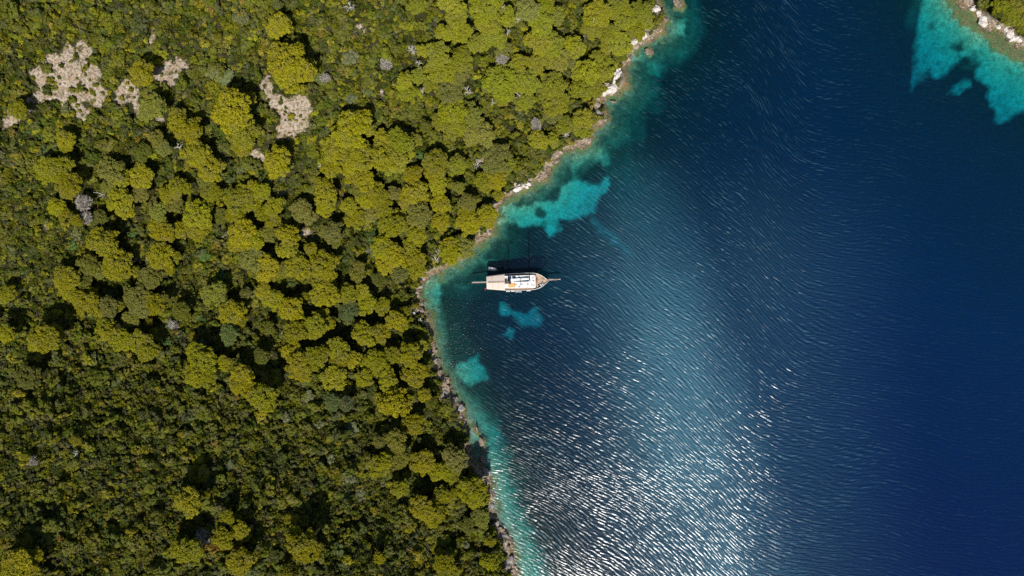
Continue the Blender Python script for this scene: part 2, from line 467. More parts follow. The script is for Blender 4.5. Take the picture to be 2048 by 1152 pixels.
vattr("along", UU, 0); vattr("across", VV, 0)
vattr("depth", np.clip(-wz, 0, 40), 20)
PX = WX / S + 1024; PY = 576 - WY / S
# how choppy the sea is: sheltered bay and calm right side, livelier open middle
chop = .46 + .60 * sstep(900, 1150, PX + .25 * (PY - 560)) * sstep(1900, 1500, PX)
chop = chop - .14 * sstep(1500, 1900, PX)
chop = chop * (.78 + .22 * sstep(500, 950, PY))
chop = np.maximum(chop, .84 * sstep(780, 1000, PY) * sstep(1600, 1300, PX))
vattr("chop", chop, .3)
# wind ruffled, rougher water; the same mask carries the painted pale sheen
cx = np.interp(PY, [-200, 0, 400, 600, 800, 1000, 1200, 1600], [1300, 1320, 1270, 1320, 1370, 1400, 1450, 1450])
ruf_sheen = np.exp(-((PX - cx) / np.interp(PY, [0, 400, 700, 1152], [90, 130, 130, 150])) ** 2) * sstep(230, 800, PY) * (1 - .30 * sstep(880, 1120, PY))
ruf_sheen = ruf_sheen * (.72 + .56 * fbm(WX / 9, WY / 22, 81, 3))
ruf_sheen = np.maximum(ruf_sheen, .22 * sstep(1880, 1500, PX) * sstep(1250, 1500, PX) * sstep(250, 600, PY))
vattr("ruffle_sheen", np.clip(ruf_sheen, 0, 1), 0)
vattr("sheltered", sstep(1060, 930, PX + .12 * (PY - 600)) * sstep(800, 740, PY), 0)

def sea_material():
    m = NT("sea_water")
    U = m.attr("along").outputs[2]; V = m.attr("across").outputs[2]
    chop = m.attr("chop").outputs[2]; ruf_sheen = m.attr("ruffle_sheen").outputs[2]; depth = m.attr("depth").outputs[2]; shel = m.attr("sheltered").outputs[2]
    p = m.pos()
    def uv(a, b, wob=0.0):
        cb = m.n("ShaderNodeCombineXYZ"); m.put(cb.inputs[0], m.math('MULTIPLY', U, a)); m.put(cb.inputs[1], m.math('MULTIPLY', V, b)); return cb.outputs[0]
    w0 = m.noise(uv(1 / 11., 1 / 4.2), 1.0, 2, .5, 0, '2D')
    wg = m.noise(uv(1 / 30., 1 / 9.), 1.0, 2, .6, 0, '2D')
    w2 = m.noise(uv(1 / 1.8, 1 / .7), 1.0, 2, .5, 0, '2D')
    w3 = m.noise(p, 1.7, 2, .6)
    def train(length, skew, jit, ju, jv, am_u, am_v):
        """one train of wavelets: long crests that bend, fade and rejoin"""
        ph = m.math('ADD', m.math('MULTIPLY', m.math('ADD', V, m.math('MULTIPLY', U, skew)), 6.2832 / length),
                    m.math('MULTIPLY', m.noise(uv(1 / ju, 1 / jv), 1.0, 2, .5, 0, '2D'), jit))
        return m.math('MULTIPLY', m.math('SINE', ph), m.ramp(m.noise(uv(1 / am_u, 1 / am_v), 1.0, 1, .5, 0, '2D'), .32, .68, .15, 1.0))
    t1 = train(1.45, 0.0, 9.0, 8.0, 4.5, 5.0, 2.2)
    t2 = train(.98, .22, 9.0, 6.0, 4.0, 4.5, 2.0)
    t3 = train(2.2, -.16, 8.0, 12.0, 8.0, 9.0, 4.0)
    gust = m.ramp(m.noise(p, .035, 3, .6), .32, .68, .75, 1.2)
    ch = m.math('MULTIPLY', chop, gust)
    dirn = m.math('SUBTRACT', 1.0, m.math('MULTIPLY', shel, .8))
    h = m.math('ADD', m.math('MULTIPLY', t1, .044), m.math('ADD', m.math('MULTIPLY', t2, .021), m.math('MULTIPLY', t3, .030)))
    h = m.math('MULTIPLY', h, dirn)
    h = m.math('ADD', h, m.math('MULTIPLY', w2, .05))
    h = m.math('ADD', h, m.math('MULTIPLY', w0, .13))
    h = m.math('MULTIPLY', h, ch)
    h = m.math('ADD', h, m.math('MULTIPLY', w3, m.math('ADD', .02, m.math('MULTIPLY', shel, .145))))
    nb = m.bump(h, 1.0, 1.0)
    fr = m.n("ShaderNodeFresnel"); fr.inputs[0].default_value = 1.333; m.put(fr.inputs['Normal'], nb)
    g1 = m.n("ShaderNodeBsdfGlossy"); m.put(g1.inputs['Normal'], nb); g1.inputs['Roughness'].default_value = .235; g1.inputs['Color'].default_value = (1, 1, 1, 1)
    g2 = m.n("ShaderNodeBsdfGlossy"); m.put(g2.inputs['Normal'], nb); g2.inputs['Roughness'].default_value = .34; g2.inputs['Color'].default_value = (1, 1, 1, 1)
    gm = m.n("ShaderNodeMixShader"); m.put(gm.inputs[0], m.math('MULTIPLY', ruf_sheen, .35)); m.put(gm.inputs[1], g1.outputs[0]); m.put(gm.inputs[2], g2.outputs[0])
    tr = m.n("ShaderNodeBsdfTransparent")
    df = m.n("ShaderNodeBsdfDiffuse")
    far = m.ramp(depth, 9, 22)
    m.put(df.inputs[0], m.mix(far, (.0004, .072, .205), (.0002, .042, .255)))
    bm = m.n("ShaderNodeMixShader")
    m.put(df.inputs['Normal'], m.bump(h, 2.0, 1.0))
    m.put(bm.inputs[0], m.ramp(depth, 3, 15, .008, .21)); m.put(bm.inputs[1], tr.outputs[0]); m.put(bm.inputs[2], df.outputs[0])
    # sky sheen and bright crest lines, painted in as a pale blue diffuse colour
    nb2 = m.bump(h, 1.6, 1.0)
    painted_sheen = m.n("ShaderNodeBsdfDiffuse"); painted_sheen.inputs[0].default_value = (.17, .45, .56, 1); m.put(painted_sheen.inputs['Normal'], nb2)
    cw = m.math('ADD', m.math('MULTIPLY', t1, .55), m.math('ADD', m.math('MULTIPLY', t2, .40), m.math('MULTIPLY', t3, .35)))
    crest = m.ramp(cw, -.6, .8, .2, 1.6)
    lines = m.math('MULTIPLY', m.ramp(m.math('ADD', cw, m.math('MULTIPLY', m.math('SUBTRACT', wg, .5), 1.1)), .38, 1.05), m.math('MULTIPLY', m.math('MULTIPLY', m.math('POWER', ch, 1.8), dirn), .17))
    fm = m.n("ShaderNodeMixShader"); m.put(fm.inputs[0], m.math('ADD', lines, m.math('MULTIPLY', m.math('MULTIPLY', ruf_sheen, crest), .26))); m.put(fm.inputs[1], bm.outputs[0]); m.put(fm.inputs[2], painted_sheen.outputs[0])
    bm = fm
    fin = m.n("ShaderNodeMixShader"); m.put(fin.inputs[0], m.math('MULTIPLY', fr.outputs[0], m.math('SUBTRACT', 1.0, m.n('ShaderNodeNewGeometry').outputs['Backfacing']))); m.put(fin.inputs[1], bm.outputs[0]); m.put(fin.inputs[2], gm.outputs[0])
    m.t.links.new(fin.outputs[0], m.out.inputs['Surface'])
    va = m.n("ShaderNodeVolumeAbsorption"); va.inputs[0].default_value = (.0, .832, .888, 1); va.inputs[1].default_value = .42
    m.t.links.new(va.outputs[0], m.out.inputs['Volume'])
    return m.m
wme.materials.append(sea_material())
bm_ = bmesh.new(); bm_.from_mesh(wme); bmesh.ops.recalc_face_normals(bm_, faces=bm_.faces); bm_.to_mesh(wme); bm_.free()
sea = bpy.data.objects.new("sea", wme); COL.objects.link(sea)
sea["kind"] = "structure"; sea["label"] = "clear turquoise to deep blue sea with fine wind waves and sun glitter"

# ------------------------------------------------------------------ tagging and labels
def tag(o, label=None, cat=None, group=None, kind=None):
    if label: o["label"] = label
    if cat: o["category"] = cat
    if group: o["group"] = group
    if kind: o["kind"] = kind
    return o

def empty(name, loc=(0, 0, 0), rz=0.0, scale=(1, 1, 1)):
    o = bpy.data.objects.new(name, None); COL.objects.link(o)
    o.empty_display_size = .5
    o.location = loc; o.rotation_euler = (0, 0, rz); o.scale = scale
    return o

def link(name, me, parent=None, mat=None):
    if mat is not None and not me.materials:
        me.materials.append(mat)
    o = bpy.data.objects.new(name, me); COL.objects.link(o)
    o.parent = parent
    return o

MARKS = [(1040, 562, "the wooden sailing boat"), (165, 412, "the silver dead tree"), (1002, 118, "the grey dead crown"),
         (130, 160, "the big stony clearing"), (345, 145, "the small pale clearing"), (590, 240, "the bare sandy slope"),
         (740, 468, "the glossy green bush"), (940, 745, "the lone turquoise patch"), (1313, 20, "the topmost white rock"),
         (1226, 165, "the big white outcrop"), (1043, 370, "the twin white shore rocks"), (957, 925, "the shaded shore notch"),
         (405, 1080, "the grey dead brush"), (1015, 1110, "the lowest shore boulders"), (625, 462, "the pink bare patch"),
         (308, 80, "the narrow stony gap"), (966, 322, "the fallen pale trunk"), (720, 55, "the small white rock patch"),
         (445, 795, "the brown bare patch"), (0, 576, "the photo's inland edge"), (0, 1152, "the bottom inland corner"),
         (265, 473, "the vivid leafy bush"), (640, 1152, "the wood's bottom edge"), (0, 0, "the top inland corner"),
         (850, 590, "the pale shallow cove"), (2048, 0, "the top seaward corner"), (830, 0, "the wood's top edge"),
         (690, 800, "the sage green thicket"), (470, 1000, "the lower dark thicket"), (340, 640, "the middle sage shrubs"), (240, 640, "the long yellow crown"), (520, 470, "the central pine mass"), (860, 430, "the shoreside pine wood"), (1100, 110, "the upper dense canopy"), (410, 420, "the middle pine ridge"), (120, 520, "the inland shrub slope"), (900, 980, "the lower shore pines"), (750, 360, "the widest pine cluster"), (650, 620, "the long tree shadow"), (560, 700, "the black shadow hollow")]
SECT = ["seaward of", "above and seaward of", "above", "above and inland of", "inland of", "below and inland of", "below", "below and seaward of"]
ORD = ["nearest", "second nearest", "third nearest", "fourth nearest", "fifth nearest", "sixth nearest", "seventh nearest", "eighth nearest", "ninth nearest", "tenth nearest"]
_pending = []
def want_label(o, px, py, adj, noun):
    best = min(range(len(MARKS)), key=lambda k: (px - MARKS[k][0]) ** 2 + (py - MARKS[k][1]) ** 2)
    mx, my, _n = MARKS[best]
    ang = math.atan2(my - py, px - mx)
    sec = int(round(ang / (math.pi / 4))) % 8
    _pending.append((o, noun, best, sec, math.hypot(px - mx, py - my), adj))
def settle_labels():
    from collections import defaultdict
    g = defaultdict(list)
    for t in _pending:
        g[(t[1], t[2], t[3])].append(t)
    for (noun, b, sec), L in g.items():
        L.sort(key=lambda t: t[4])
        for k, t in enumerate(L):
            if len(L) == 1:
                t[0]["label"] = f"{t[5]} {noun} {SECT[sec]} {MARKS[b][2]}"
            else:
                t[0]["label"] = f"{t[5]} {noun}, {ORD[min(k, 9)]} {SECT[sec]} {MARKS[b][2]}" if k < 10 else f"{t[5]} {noun}, farther {SECT[sec]} {MARKS[b][2]}"

# ------------------------------------------------------------------ foliage meshes
def ico(sub):
    b = bmesh.new(); bmesh.ops.create_icosphere(b, subdivisions=sub, radius=1.0)
    v = np.array([x.co[:] for x in b.verts]); f = np.array([[q.index for q in x.verts] for x in b.faces]); b.free()
    return v, f
ICO1 = ico(1); ICO2 = ico(2); ICO3 = ico(3)

class Cloud:
    def __init__(s): s.v = []; s.f = []; s.n = 0; s.mi = []
    def add(s, v, f, mi=0):
        s.v.append(v); s.f.append(f + s.n); s.n += len(v); s.mi.append(np.full(len(f), mi))
    def blobs(s, base, cen, rad, flat=.75, jit=.22, mi=0):
        bv, bf = base
        k = len(cen)
        sc = rad[:, None, None] * np.array([1, 1, flat])
        j = 1 + rng.uniform(-jit, jit, (k, len(bv), 1))
        v = bv[None] * j * sc + cen[:, None, :]
        f = bf[None] + (np.arange(k) * len(bv))[:, None, None]
        s.add(v.reshape(-1, 3), f.reshape(-1, 3), mi)
    def tufts(s, pts, nrm, size, mi=0, thin=.45, lift=.5):
        """small needle or leaf sprays: one triangle each, leaning outwards"""
        k = len(pts)
        d = nrm * lift + rng.normal(0, .6, (k, 3)); d /= np.linalg.norm(d, axis=1)[:, None] + 1e-9
        t = np.cross(d, rng.normal(0, 1, (k, 3))); t /= np.linalg.norm(t, axis=1)[:, None] + 1e-9
        sz = size[:, None]
        v = np.stack([pts + t * sz * thin, pts - t * sz * thin, pts + d * sz], 1)
        s.add(v.reshape(-1, 3), np.arange(3 * k).reshape(k, 3), mi)
    def mesh(s, name, smooth=False):
        me = mesh_np(name, np.vstack(s.v), np.vstack(s.f), smooth)
        return me

def fib(k, zmin):
    i = np.arange(k) + .5
    z = 1 - (1 - zmin) * i / k
    a = i * 2.399963 + rng.uniform(0, 6.28)
    r = np.sqrt(np.maximum(0, 1 - z * z))
    return np.stack([r * np.cos(a), r * np.sin(a), z], 1)

def crown_mesh(name, R=6.0, nl=8, aspect=1.0, clump=.62, loose=0.0):
    """umbrella-like pine crown: domed lobes covered in needle clumps, gaps between the lobes"""
    c = Cloud()
    lob = [(rng.uniform(-.1, .1) * R, rng.uniform(-.1, .1) * R, rng.uniform(.42, .54) * R)]
    for k in range(nl):
        a = 6.283 * k / nl + rng.uniform(-.35, .35)
        rho = rng.uniform(.5, .72) * R
        lob.append((rho * math.cos(a), rho * math.sin(a) * aspect, rng.uniform(.22, .42) * R))
    for _k in range(3):
        a = rng.uniform(0, 6.28); rho = rng.uniform(.2, .45) * R
        lob.append((rho * math.cos(a), rho * math.sin(a) * aspect, rng.uniform(.25, .38) * R))
    if loose > 0:
        for _k in range(int(5 * loose)):
            a = rng.uniform(0, 6.28); rho = rng.uniform(.85, 1.12) * R
            lob.append((rho * math.cos(a), rho * math.sin(a) * aspect, rng.uniform(.10, .18) * R))
    lob = [(x, y, r, (1 - .52 * (math.hypot(x, y) / R) ** 2) * R * .42 + rng.uniform(-.08, .08) * R) for x, y, r in lob]
    flat = .72
    subs = []                                  # knobs of foliage on every lobe
    for x, y, r, z in lob:
        kcl = int(5.2 * (r / 1.25) ** 2) + 3
        d = fib(kcl, -.35) + rng.normal(0, .12, (kcl, 3)); d /= np.linalg.norm(d, axis=1)[:, None]
        pts = d * np.array([r, r, r * flat]) * rng.uniform(.80, 1.04, (kcl, 1)) + np.array([x, y, z])
        keep = np.ones(kcl, bool)
        for x2, y2, r2, z2 in lob:
            if (x2, y2) != (x, y):
                q = ((pts[:, 0] - x2) / r2) ** 2 + ((pts[:, 1] - y2) / r2) ** 2 + ((pts[:, 2] - z2) / (r2 * flat)) ** 2
                keep &= q > .60
        subs.append(np.concatenate([pts[keep], (rng.uniform(.55, 1.2, (keep.sum(), 1)) * .84)], 1))
        c.blobs(ICO1, np.array([[x, y, z - .12 * r]]), np.array([r * .66]), flat, .10)
    subs = np.vstack(subs)
    subs = subs[rng.random(len(subs)) > .10]
    cen_all = []; rad_all = []
    for sx, sy, sz, sr in subs:
        n_ = int(15 * sr * sr * (.62 / clump) ** 2) + 4
        d = fib(n_, -.2) + rng.normal(0, .12, (n_, 3))
        cen_all.append(d * np.array([sr, sr, sr * .68]) * rng.uniform(.75, 1.05, (n_, 1)) + np.array([sx, sy, sz]))
        rad_all.append(rng.uniform(.6, 1.15, n_) * clump * .58)
    c.blobs(ICO1, subs[:, :3], subs[:, 3] * .86, .68, .12)
    cen = np.vstack(cen_all); rad = np.concatenate(rad_all)
    c.blobs(ICO1, cen, rad, .75, .25)
    k = 10
    ci = np.repeat(np.arange(len(cen)), k)
    dd = rng.normal(0, 1, (len(ci), 3)); dd[:, 2] = np.abs(dd[:, 2]) * .9 + .1; dd /= np.linalg.norm(dd, axis=1)[:, None]
    c.tufts(cen[ci] + dd * rad[ci][:, None] * .9, dd, rng.uniform(.14, .42, len(ci)) * (clump / .62))
    print("crown tris", sum(len(f) for f in c.f), len(subs), len(cen))
    return c.mesh(name)

def shrub_mesh(name, R=1.5, n=14, hh=.9, small=False):
    c = Cloud()
    a = rng.uniform(0, 6.28, n); rho = np.sqrt(rng.uniform(0, 1, n)) * R * .78
    z = (1 - .55 * (rho / R) ** 2) * R * hh * rng.uniform(.55, 1.0, n)
    cen = np.stack([rho * np.cos(a), rho * np.sin(a), z], 1)
    rad = rng.uniform(.20, .36, n) * R
    c.blobs(ICO1, np.array([[0, 0, R * .3]]), np.array([R * .72]), .75, .15)
    c.blobs(ICO1, cen, rad, .85, .25)
    k = 10 if small else 18
    ci = np.repeat(np.arange(n), k)
    dd = rng.normal(0, 1, (len(ci), 3)); dd[:, 2] = np.abs(dd[:, 2]); dd /= np.linalg.norm(dd, axis=1)[:, None]
    c.tufts(cen[ci] + dd * rad[ci][:, None] * .9, dd, rng.uniform(.12, .34, len(ci)) * (R / 1.5))
    return c.mesh(name)

def twig_mesh(name, R=1.5, n=220, length=.5):
    """leafless grey brush"""
    c = Cloud()
    d = fib(n, -.1); pts = d * np.array([R, R, R * .75]) * rng.uniform(.25, .95, (n, 1)) + np.array([0, 0, R * .25])
    c.tufts(pts, d, rng.uniform(.5, 1.2, n) * length, 0, .10, 1.2)
    return c.mesh(name)

def tube(c, a, b, ra, rb, k=6):
    a = np.array(a, float); b = np.array(b, float)
    d = b - a; L = np.linalg.norm(d) + 1e-9; d /= L
    u = np.cross(d, [0.3, .2, 1.0] if abs(d[2]) < .9 else [1, 0, 0]); u /= np.linalg.norm(u); w = np.cross(d, u)
    an = np.linspace(0, 2 * math.pi, k, endpoint=False)
    ring = np.cos(an)[:, None] * u + np.sin(an)[:, None] * w
    v = np.vstack([a + ring * ra, b + ring * rb, [a], [b]])
    f = []
    for i in range(k):
        j = (i + 1) % k
        f += [(i, j, k + j), (i, k + j, k + i), (2 * k, j, i), (2 * k + 1, k + i, k + j)]
    c.add(v, np.array(f))

def trunk_mesh(name, h=7.0, r=.28, R=6.0):
    c = Cloud()
    bend = rng.uniform(-.5, .5, 2)
    p0 = np.array([0, 0, -.6]); p1 = np.array([bend[0] * .5, bend[1] * .5, h * .5]); p2 = np.array([bend[0], bend[1], h * .9])
    tube(c, p0, p1, r * 1.25, r * .85, 8); tube(c, p1, p2, r * .85, r * .5, 8)
    for k in range(6):
        a = 6.283 * k / 6 + rng.uniform(-.3, .3)
        st = p1 + (p2 - p1) * rng.uniform(.2, .95)
        e = np.array([math.cos(a) * R * .55, math.sin(a) * R * .55, h * rng.uniform(.92, 1.08)])
        m_ = (st + e) / 2 + np.array([0, 0, -.3])
        tube(c, st, m_, r * .4, r * .25, 5); tube(c, m_, e, r * .25, r * .1, 5)
    return c.mesh(name, True)

def dead_mesh(name, h=6.0, R=4.0, n=11, seedv=0, lean=0.0):
    rr = np.random.default_rng(900 + seedv)
    c = Cloud()
    def grow(p, d, L, r, lvl):
        e = p + d * L
        mid = (p + e) / 2 + rr.normal(0, .06 * L, 3)
        tube(c, p, mid, r, r * .78, 5); tube(c, mid, e, r * .78, r * .45, 5)
        if lvl < 3:
            for _ in range(4 if lvl == 0 else 3):
                q = p + (e - p) * rr.uniform(.35, 1.0)
                dd = d + rr.normal(0, .55, 3); dd /= np.linalg.norm(dd)
                grow(q, dd, L * rr.uniform(.45, .7), r * .5, lvl + 1)
    for k in range(n):
        a = 6.283 * k / n + rr.uniform(-.3, .3)
        d = np.array([math.cos(a), math.sin(a), rr.uniform(.15, .8)]); d /= np.linalg.norm(d)
        grow(np.array([0, 0, h * rr.uniform(.55, .95)]), d, R * rr.uniform(.4, .62), .11, 1)
    return c.mesh(name)

def foliage_material(name, fine=1.6, tan=(.30, .26, .15), tanf=.35, use_inst=False, gain=1.0, rough=.85):
    m = NT(name)
    if use_inst:
        col = m.attr("tint", 'INSTANCER').outputs[0]
    else:
        col = m.n("ShaderNodeObjectInfo").outputs['Color']
    p = m.pos()
    a = m.noise(p, .33, 3, .5); b = m.noise(p, fine, 3, .65)
    c = m.mix(m.math('MULTIPLY', m.ramp(a, .46, .68), tanf), col, tan)
    c = m.mix(m.ramp(b, .30, .70), m.mix(1.0, c, (.62, .66, .60), 'MULTIPLY'), m.mix(1.0, c, (1.32 * gain, 1.27 * gain, 1.2 * gain), 'MULTIPLY'))
    pr = m.n("ShaderNodeBsdfPrincipled"); m.put(pr.inputs['Base Color'], c); pr.inputs['Roughness'].default_value = rough
    pr.inputs['Specular IOR Level'].default_value = .15
    tl = m.n("ShaderNodeBsdfTranslucent"); m.put(tl.inputs[0], m.mix(1.0, c, (1.0, 1.0, .55), 'MULTIPLY'))
    mx = m.n("ShaderNodeMixShader"); mx.inputs[0].default_value = .08
    m.t.links.new(pr.outputs[0], mx.inputs[1]); m.t.links.new(tl.outputs[0], mx.inputs[2])
    m.t.links.new(mx.outputs[0], m.out.inputs[0])
    return m.m
M_PINE = foliage_material("pine_needles", 1.9, (.20, .18, .075), .38)
M_BUSH = foliage_material("broad_leaves", 2.2, (.14, .14, .07), .3)
M_SCRUB = foliage_material("scrub_leaves", 2.0, (.17, .14, .09), .35, True)
M_BARK = simple("grey_brown_bark", (.17, .12, .085), .9, .3, 4)
M_DEAD = simple("bleached_dead_wood", (.50, .46, .41), .85, .25, 3)
M_GREY = foliage_material("grey_dead_twigs", 2.5, (.30, .27, .25), .5)

CROWNS = []
for k in range(12):
    me = crown_mesh("pine_crown", 6.0, [7, 8, 6, 9, 7, 8, 10, 6, 7, 8, 9, 7][k], [1, .85, .95, 1, .8, .9, 1, .75, .9, 1, .85, .95][k],
                    [.58, .62, .55, .62, .66, .52, .6, .6, .56, .64, .5, .7][k], [0, 1, 1.4, 0, 1, 2, .4, 1, 2, .6, 1, 1][k])
    me.materials.append(M_PINE); CROWNS.append(me)
TRUNKS = []
for k in range(4):
    me = trunk_mesh("pine_trunk"); me.materials.append(M_BARK); TRUNKS.append(me)

# x, y, radius (photo px), kind: p bright pine, g greyish pine, o deeper olive pine, s sage green tree
PINES = """280,148,26,p;300,212,28,g;352,238,22,p;370,256,26,p;462,222,40,p;484,268,30,p;498,196,13,p;128,278,18,p;35,218,18,p;311,278,16,g;
557,48,26,p;574,120,42,p;604,138,26,p;574,160,28,p;832,8,18,p;900,5,24,p;912,27,24,p;887,62,18,p;917,60,24,p;970,10,34,p;976,44,26,p;988,68,26,p;957,86,22,p;1004,30,26,p;
845,100,14,p;875,105,24,p;882,136,28,p;837,150,15,p;810,162,18,p;815,182,18,p;862,164,17,p;925,118,26,p;917,150,22,g;902,178,26,g;1007,98,16,g;1002,162,32,p;1018,142,20,p;1008,184,22,p;
907,220,28,p;938,225,24,g;902,250,26,p;882,240,18,p;924,254,18,p;960,262,28,g;705,258,34,p;722,238,22,p;682,274,24,p;792,284,30,p;764,280,20,p;826,278,16,p;850,250,12,o;
1054,15,22,g;1088,10,22,p;1108,28,22,g;1084,48,26,p;1078,78,26,p;1101,88,26,p;1118,118,22,g;1150,95,22,p;1136,116,18,g;1039,125,18,p;1080,120,22,p;1056,158,24,p;1027,168,19,p;1050,198,18,p;
1107,170,26,p;1112,206,26,p;1104,229,19,g;1174,146,28,p;1199,142,22,p;1164,173,24,p;1192,170,22,p;1196,26,28,p;1182,55,20,p;1249,32,26,p;1238,8,20,p;1284,18,20,p;1292,42,15,p;1274,58,20,p;
1238,84,26,p;1216,64,18,p;1243,111,13,o;1209,98,12,p;1194,112,14,p;1216,120,10,p;1131,250,18,p;1164,240,22,p;1183,238,13,g;1166,262,17,p;1079,278,20,p;1106,280,14,p;
130,290,15,p;90,340,24,p;116,334,25,p;130,365,27,p;155,355,13,p;132,384,15,p;110,412,17,p;126,427,13,p;150,441,13,p;220,340,27,g;239,357,21,p;215,375,13,g;237,400,27,p;249,419,18,p;
278,333,12,p;281,353,24,p;277,384,19,g;200,435,14,o;197,480,28,p;216,496,18,g;175,529,22,g;196,541,13,g;230,529,30,p;253,540,15,p;132,553,26,p;120,564,15,p;166,559,17,o;298,553,24,g;
335,388,19,p;358,372,20,p;345,406,19,g;315,425,19,g;322,458,24,p;359,458,17,p;320,508,26,p;338,538,13,p;351,513,12,p;388,303,27,p;398,316,17,p;418,334,24,p;410,359,17,g;420,383,19,p;
392,428,28,p;393,454,24,p;412,407,13,p;475,398,28,p;468,424,20,p;496,406,20,p;435,429,16,o;485,463,28,p;475,484,21,p;505,480,24,p;500,514,26,g;485,293,19,p;505,376,17,p;325,295,16,g;283,303,18,o;
555,323,30,p;670,298,26,p;712,303,30,p;665,326,26,p;697,322,24,p;730,326,18,p;762,308,30,p;788,318,26,p;777,295,22,p;812,303,18,p;710,349,20,p;726,359,22,p;717,374,20,g;752,383,22,p;
765,413,20,p;748,400,16,p;730,396,18,p;697,413,17,p;707,431,22,p;733,429,24,g;787,386,14,g;870,323,26,p;867,344,22,p;877,370,21,p;825,350,20,p;827,383,26,p;815,397,20,p;845,399,16,p;837,429,26,g;
882,405,20,p;915,328,20,p;917,375,12,g;935,404,18,g;938,444,22,p;932,428,17,p;975,427,19,p;976,444,13,p;883,443,18,p;835,468,20,p;785,448,26,p;767,448,14,p;798,438,19,p;647,384,26,p;642,368,17,p;
650,411,20,p;600,418,20,g;617,434,15,g;545,413,20,p;542,436,17,p;520,383,17,p;520,424,17,p;662,464,22,g;657,447,13,o;672,484,12,g;572,470,22,p;537,468,16,g;572,500,20,p;620,498,14,p;
597,533,26,p;572,536,18,g;645,528,26,p;642,554,22,p;653,569,17,p;527,533,26,p;542,544,17,p;767,493,22,p;782,513,26,p;767,529,18,p;801,518,15,p;817,495,14,p;830,514,20,p;832,540,20,p;
800,550,18,g;902,503,23,p;897,488,18,p;927,494,19,g;915,483,13,g;992,315,28,g;1008,325,20,p;987,355,24,p;970,363,20,p;997,390,11,p;717,534,14,g;757,558,14,o;712,549,14,g;
10,588,16,p;132,583,16,p;151,592,16,p;170,609,22,p;181,588,13,p;215,613,21,g;233,611,13,p;198,622,14,p;270,597,26,g;276,612,21,g;301,608,23,p;322,603,17,g;260,638,16,g;298,643,8,p;
87,677,28,p;70,686,17,p;109,663,17,p;5,666,18,p;208,653,18,p;218,669,20,p;241,682,22,p;273,682,22,p;291,697,24,p;50,753,21,o;425,588,23,g;462,628,26,p;476,642,15,p;455,668,20,s;
390,702,19,p;401,727,26,p;390,747,26,p;411,757,19,p;445,727,17,p;472,726,10,g;480,752,24,p;475,772,17,p;503,784,20,p;362,621,16,o;490,586,12,g;
544,597,20,p;527,583,17,p;582,618,24,p;610,591,8,p;649,586,26,p;692,591,20,p;722,584,17,p;730,609,20,p;647,626,12,p;627,654,24,p;655,647,15,p;589,664,24,p;537,656,12,o;727,668,24,p;759,667,22,p;
789,641,20,p;804,649,13,p;809,623,12,p;764,613,16,p;587,706,22,p;594,732,24,p;603,749,17,p;632,717,24,p;674,699,24,p;678,719,21,p;702,717,17,p;747,724,24,p;779,709,20,p;817,712,24,p;
842,693,14,p;829,749,24,p;667,757,26,p;727,757,18,p;774,762,21,p;522,713,16,o;527,797,28,p;787,809,32,p;849,791,14,p;862,807,12,o;824,847,22,p;817,788,14,o;662,803,18,s;692,806,16,s;699,621,20,s;
150,879,11,p;376,1008,26,p;415,989,8,p;370,1101,28,p;388,1110,15,p;452,1036,14,p;445,1079,22,p;478,1064,18,p;480,1126,26,p;32,1124,26,p;68,1114,15,p;18,1146,22,p;60,1146,20,p;
759,931,24,p;789,887,24,g;802,919,20,g;757,884,14,g;847,924,24,p;907,918,24,g;899,945,22,p;873,945,18,p;802,979,18,p;847,1019,26,p;868,1024,21,p;863,1044,13,p;882,994,18,p;903,994,14,p;
947,986,29,p;963,1036,20,g;934,1051,15,o;981,1084,12,p;602,1099,32,p;587,1071,15,p;887,1129,22,p;883,1113,13,p;907,1146,14,p;978,1126,19,p;757,1116,12,p;572,1146,12,p;
2004,12,15,p;2020,22,15,p;2036,14,17,p;2030,40,14,p;2046,36,15,p;2016,38,10,p;1999,27,9,o;2044,58,10,p"""
pin = [p.split(",") for p in PINES.replace("\n", "").split(";") if p]
pin = [(float(a), float(b), float(c), d) for a, b, c, d in pin]
TINT = {'p': (.262, .246, .009), 'g': (.195, .195, .034), 'o': (.115, .128, .013), 's': (.11, .14, .042)}
TN = {'p': "yellow-green", 'g': "greyish olive", 'o': "deep olive", 's': "sage green"}
pine_xy = []
import colorsys
def tint_of(base, v=.12):
    f = 1 + rng.uniform(-v, v)
    g = 1 + rng.uniform(-.07, .07)
    return (base[0] * f * g, base[1] * f, base[2] * f * rng.uniform(.7, 1.4), 1.0)
for k, (px, py, r, kd) in enumerate(pin):
    small = r < 14
    up_slope = 1.0
    ht = min(10.5, 3.2 + r * .20) * rng.uniform(.9, 1.12)
    if px > 1900: ht = 3.5 + r * .1
    if px > 1000 and py < 320: ht *= .85
    x, y, z = ground(px, py, ht)
    Rm = r * S * (H - z - ht) / H * 1.03
    kx = Rm / 6.0; kz = ht / 9.0
    t = empty("pine_tree" if kd != 's' else "oak_tree", (x, y, z), rng.uniform(0, 6.28), (kx * rng.uniform(.94, 1.08), kx * rng.uniform(.94, 1.08), 1.0))
    var = int(rng.integers(0, 12))
    c = link("crown", CROWNS[var], t); c.location = (0, 0, ht - 3.6 * min(1, kx)); c.scale = (1, 1, max(.45, min(1.15, kx)))
    tb = TINT[kd]
    if kd == 'p' and px > 780 and py < 330: tb = (.240, .246, .016)
    c.color = tint_of(tb, .19)
    tr = link("trunk", TRUNKS[int(rng.integers(0, 4))], t); tr.scale = (1, 1, max(.2, (ht - 1.5 * kx) / 7.5))
    size = "broad" if r >= 26 else "medium" if r >= 19 else "small" if r >= 13 else "tiny"
    tag(t, None, "tree", "pines of the coastal wood" if kd != 's' else "sage green trees in the wood")
    want_label(t, px, py, f"{size} {TN[kd]}", "pine" if kd != 's' else "oak")
    pine_xy.append((x, y, Rm, ht))
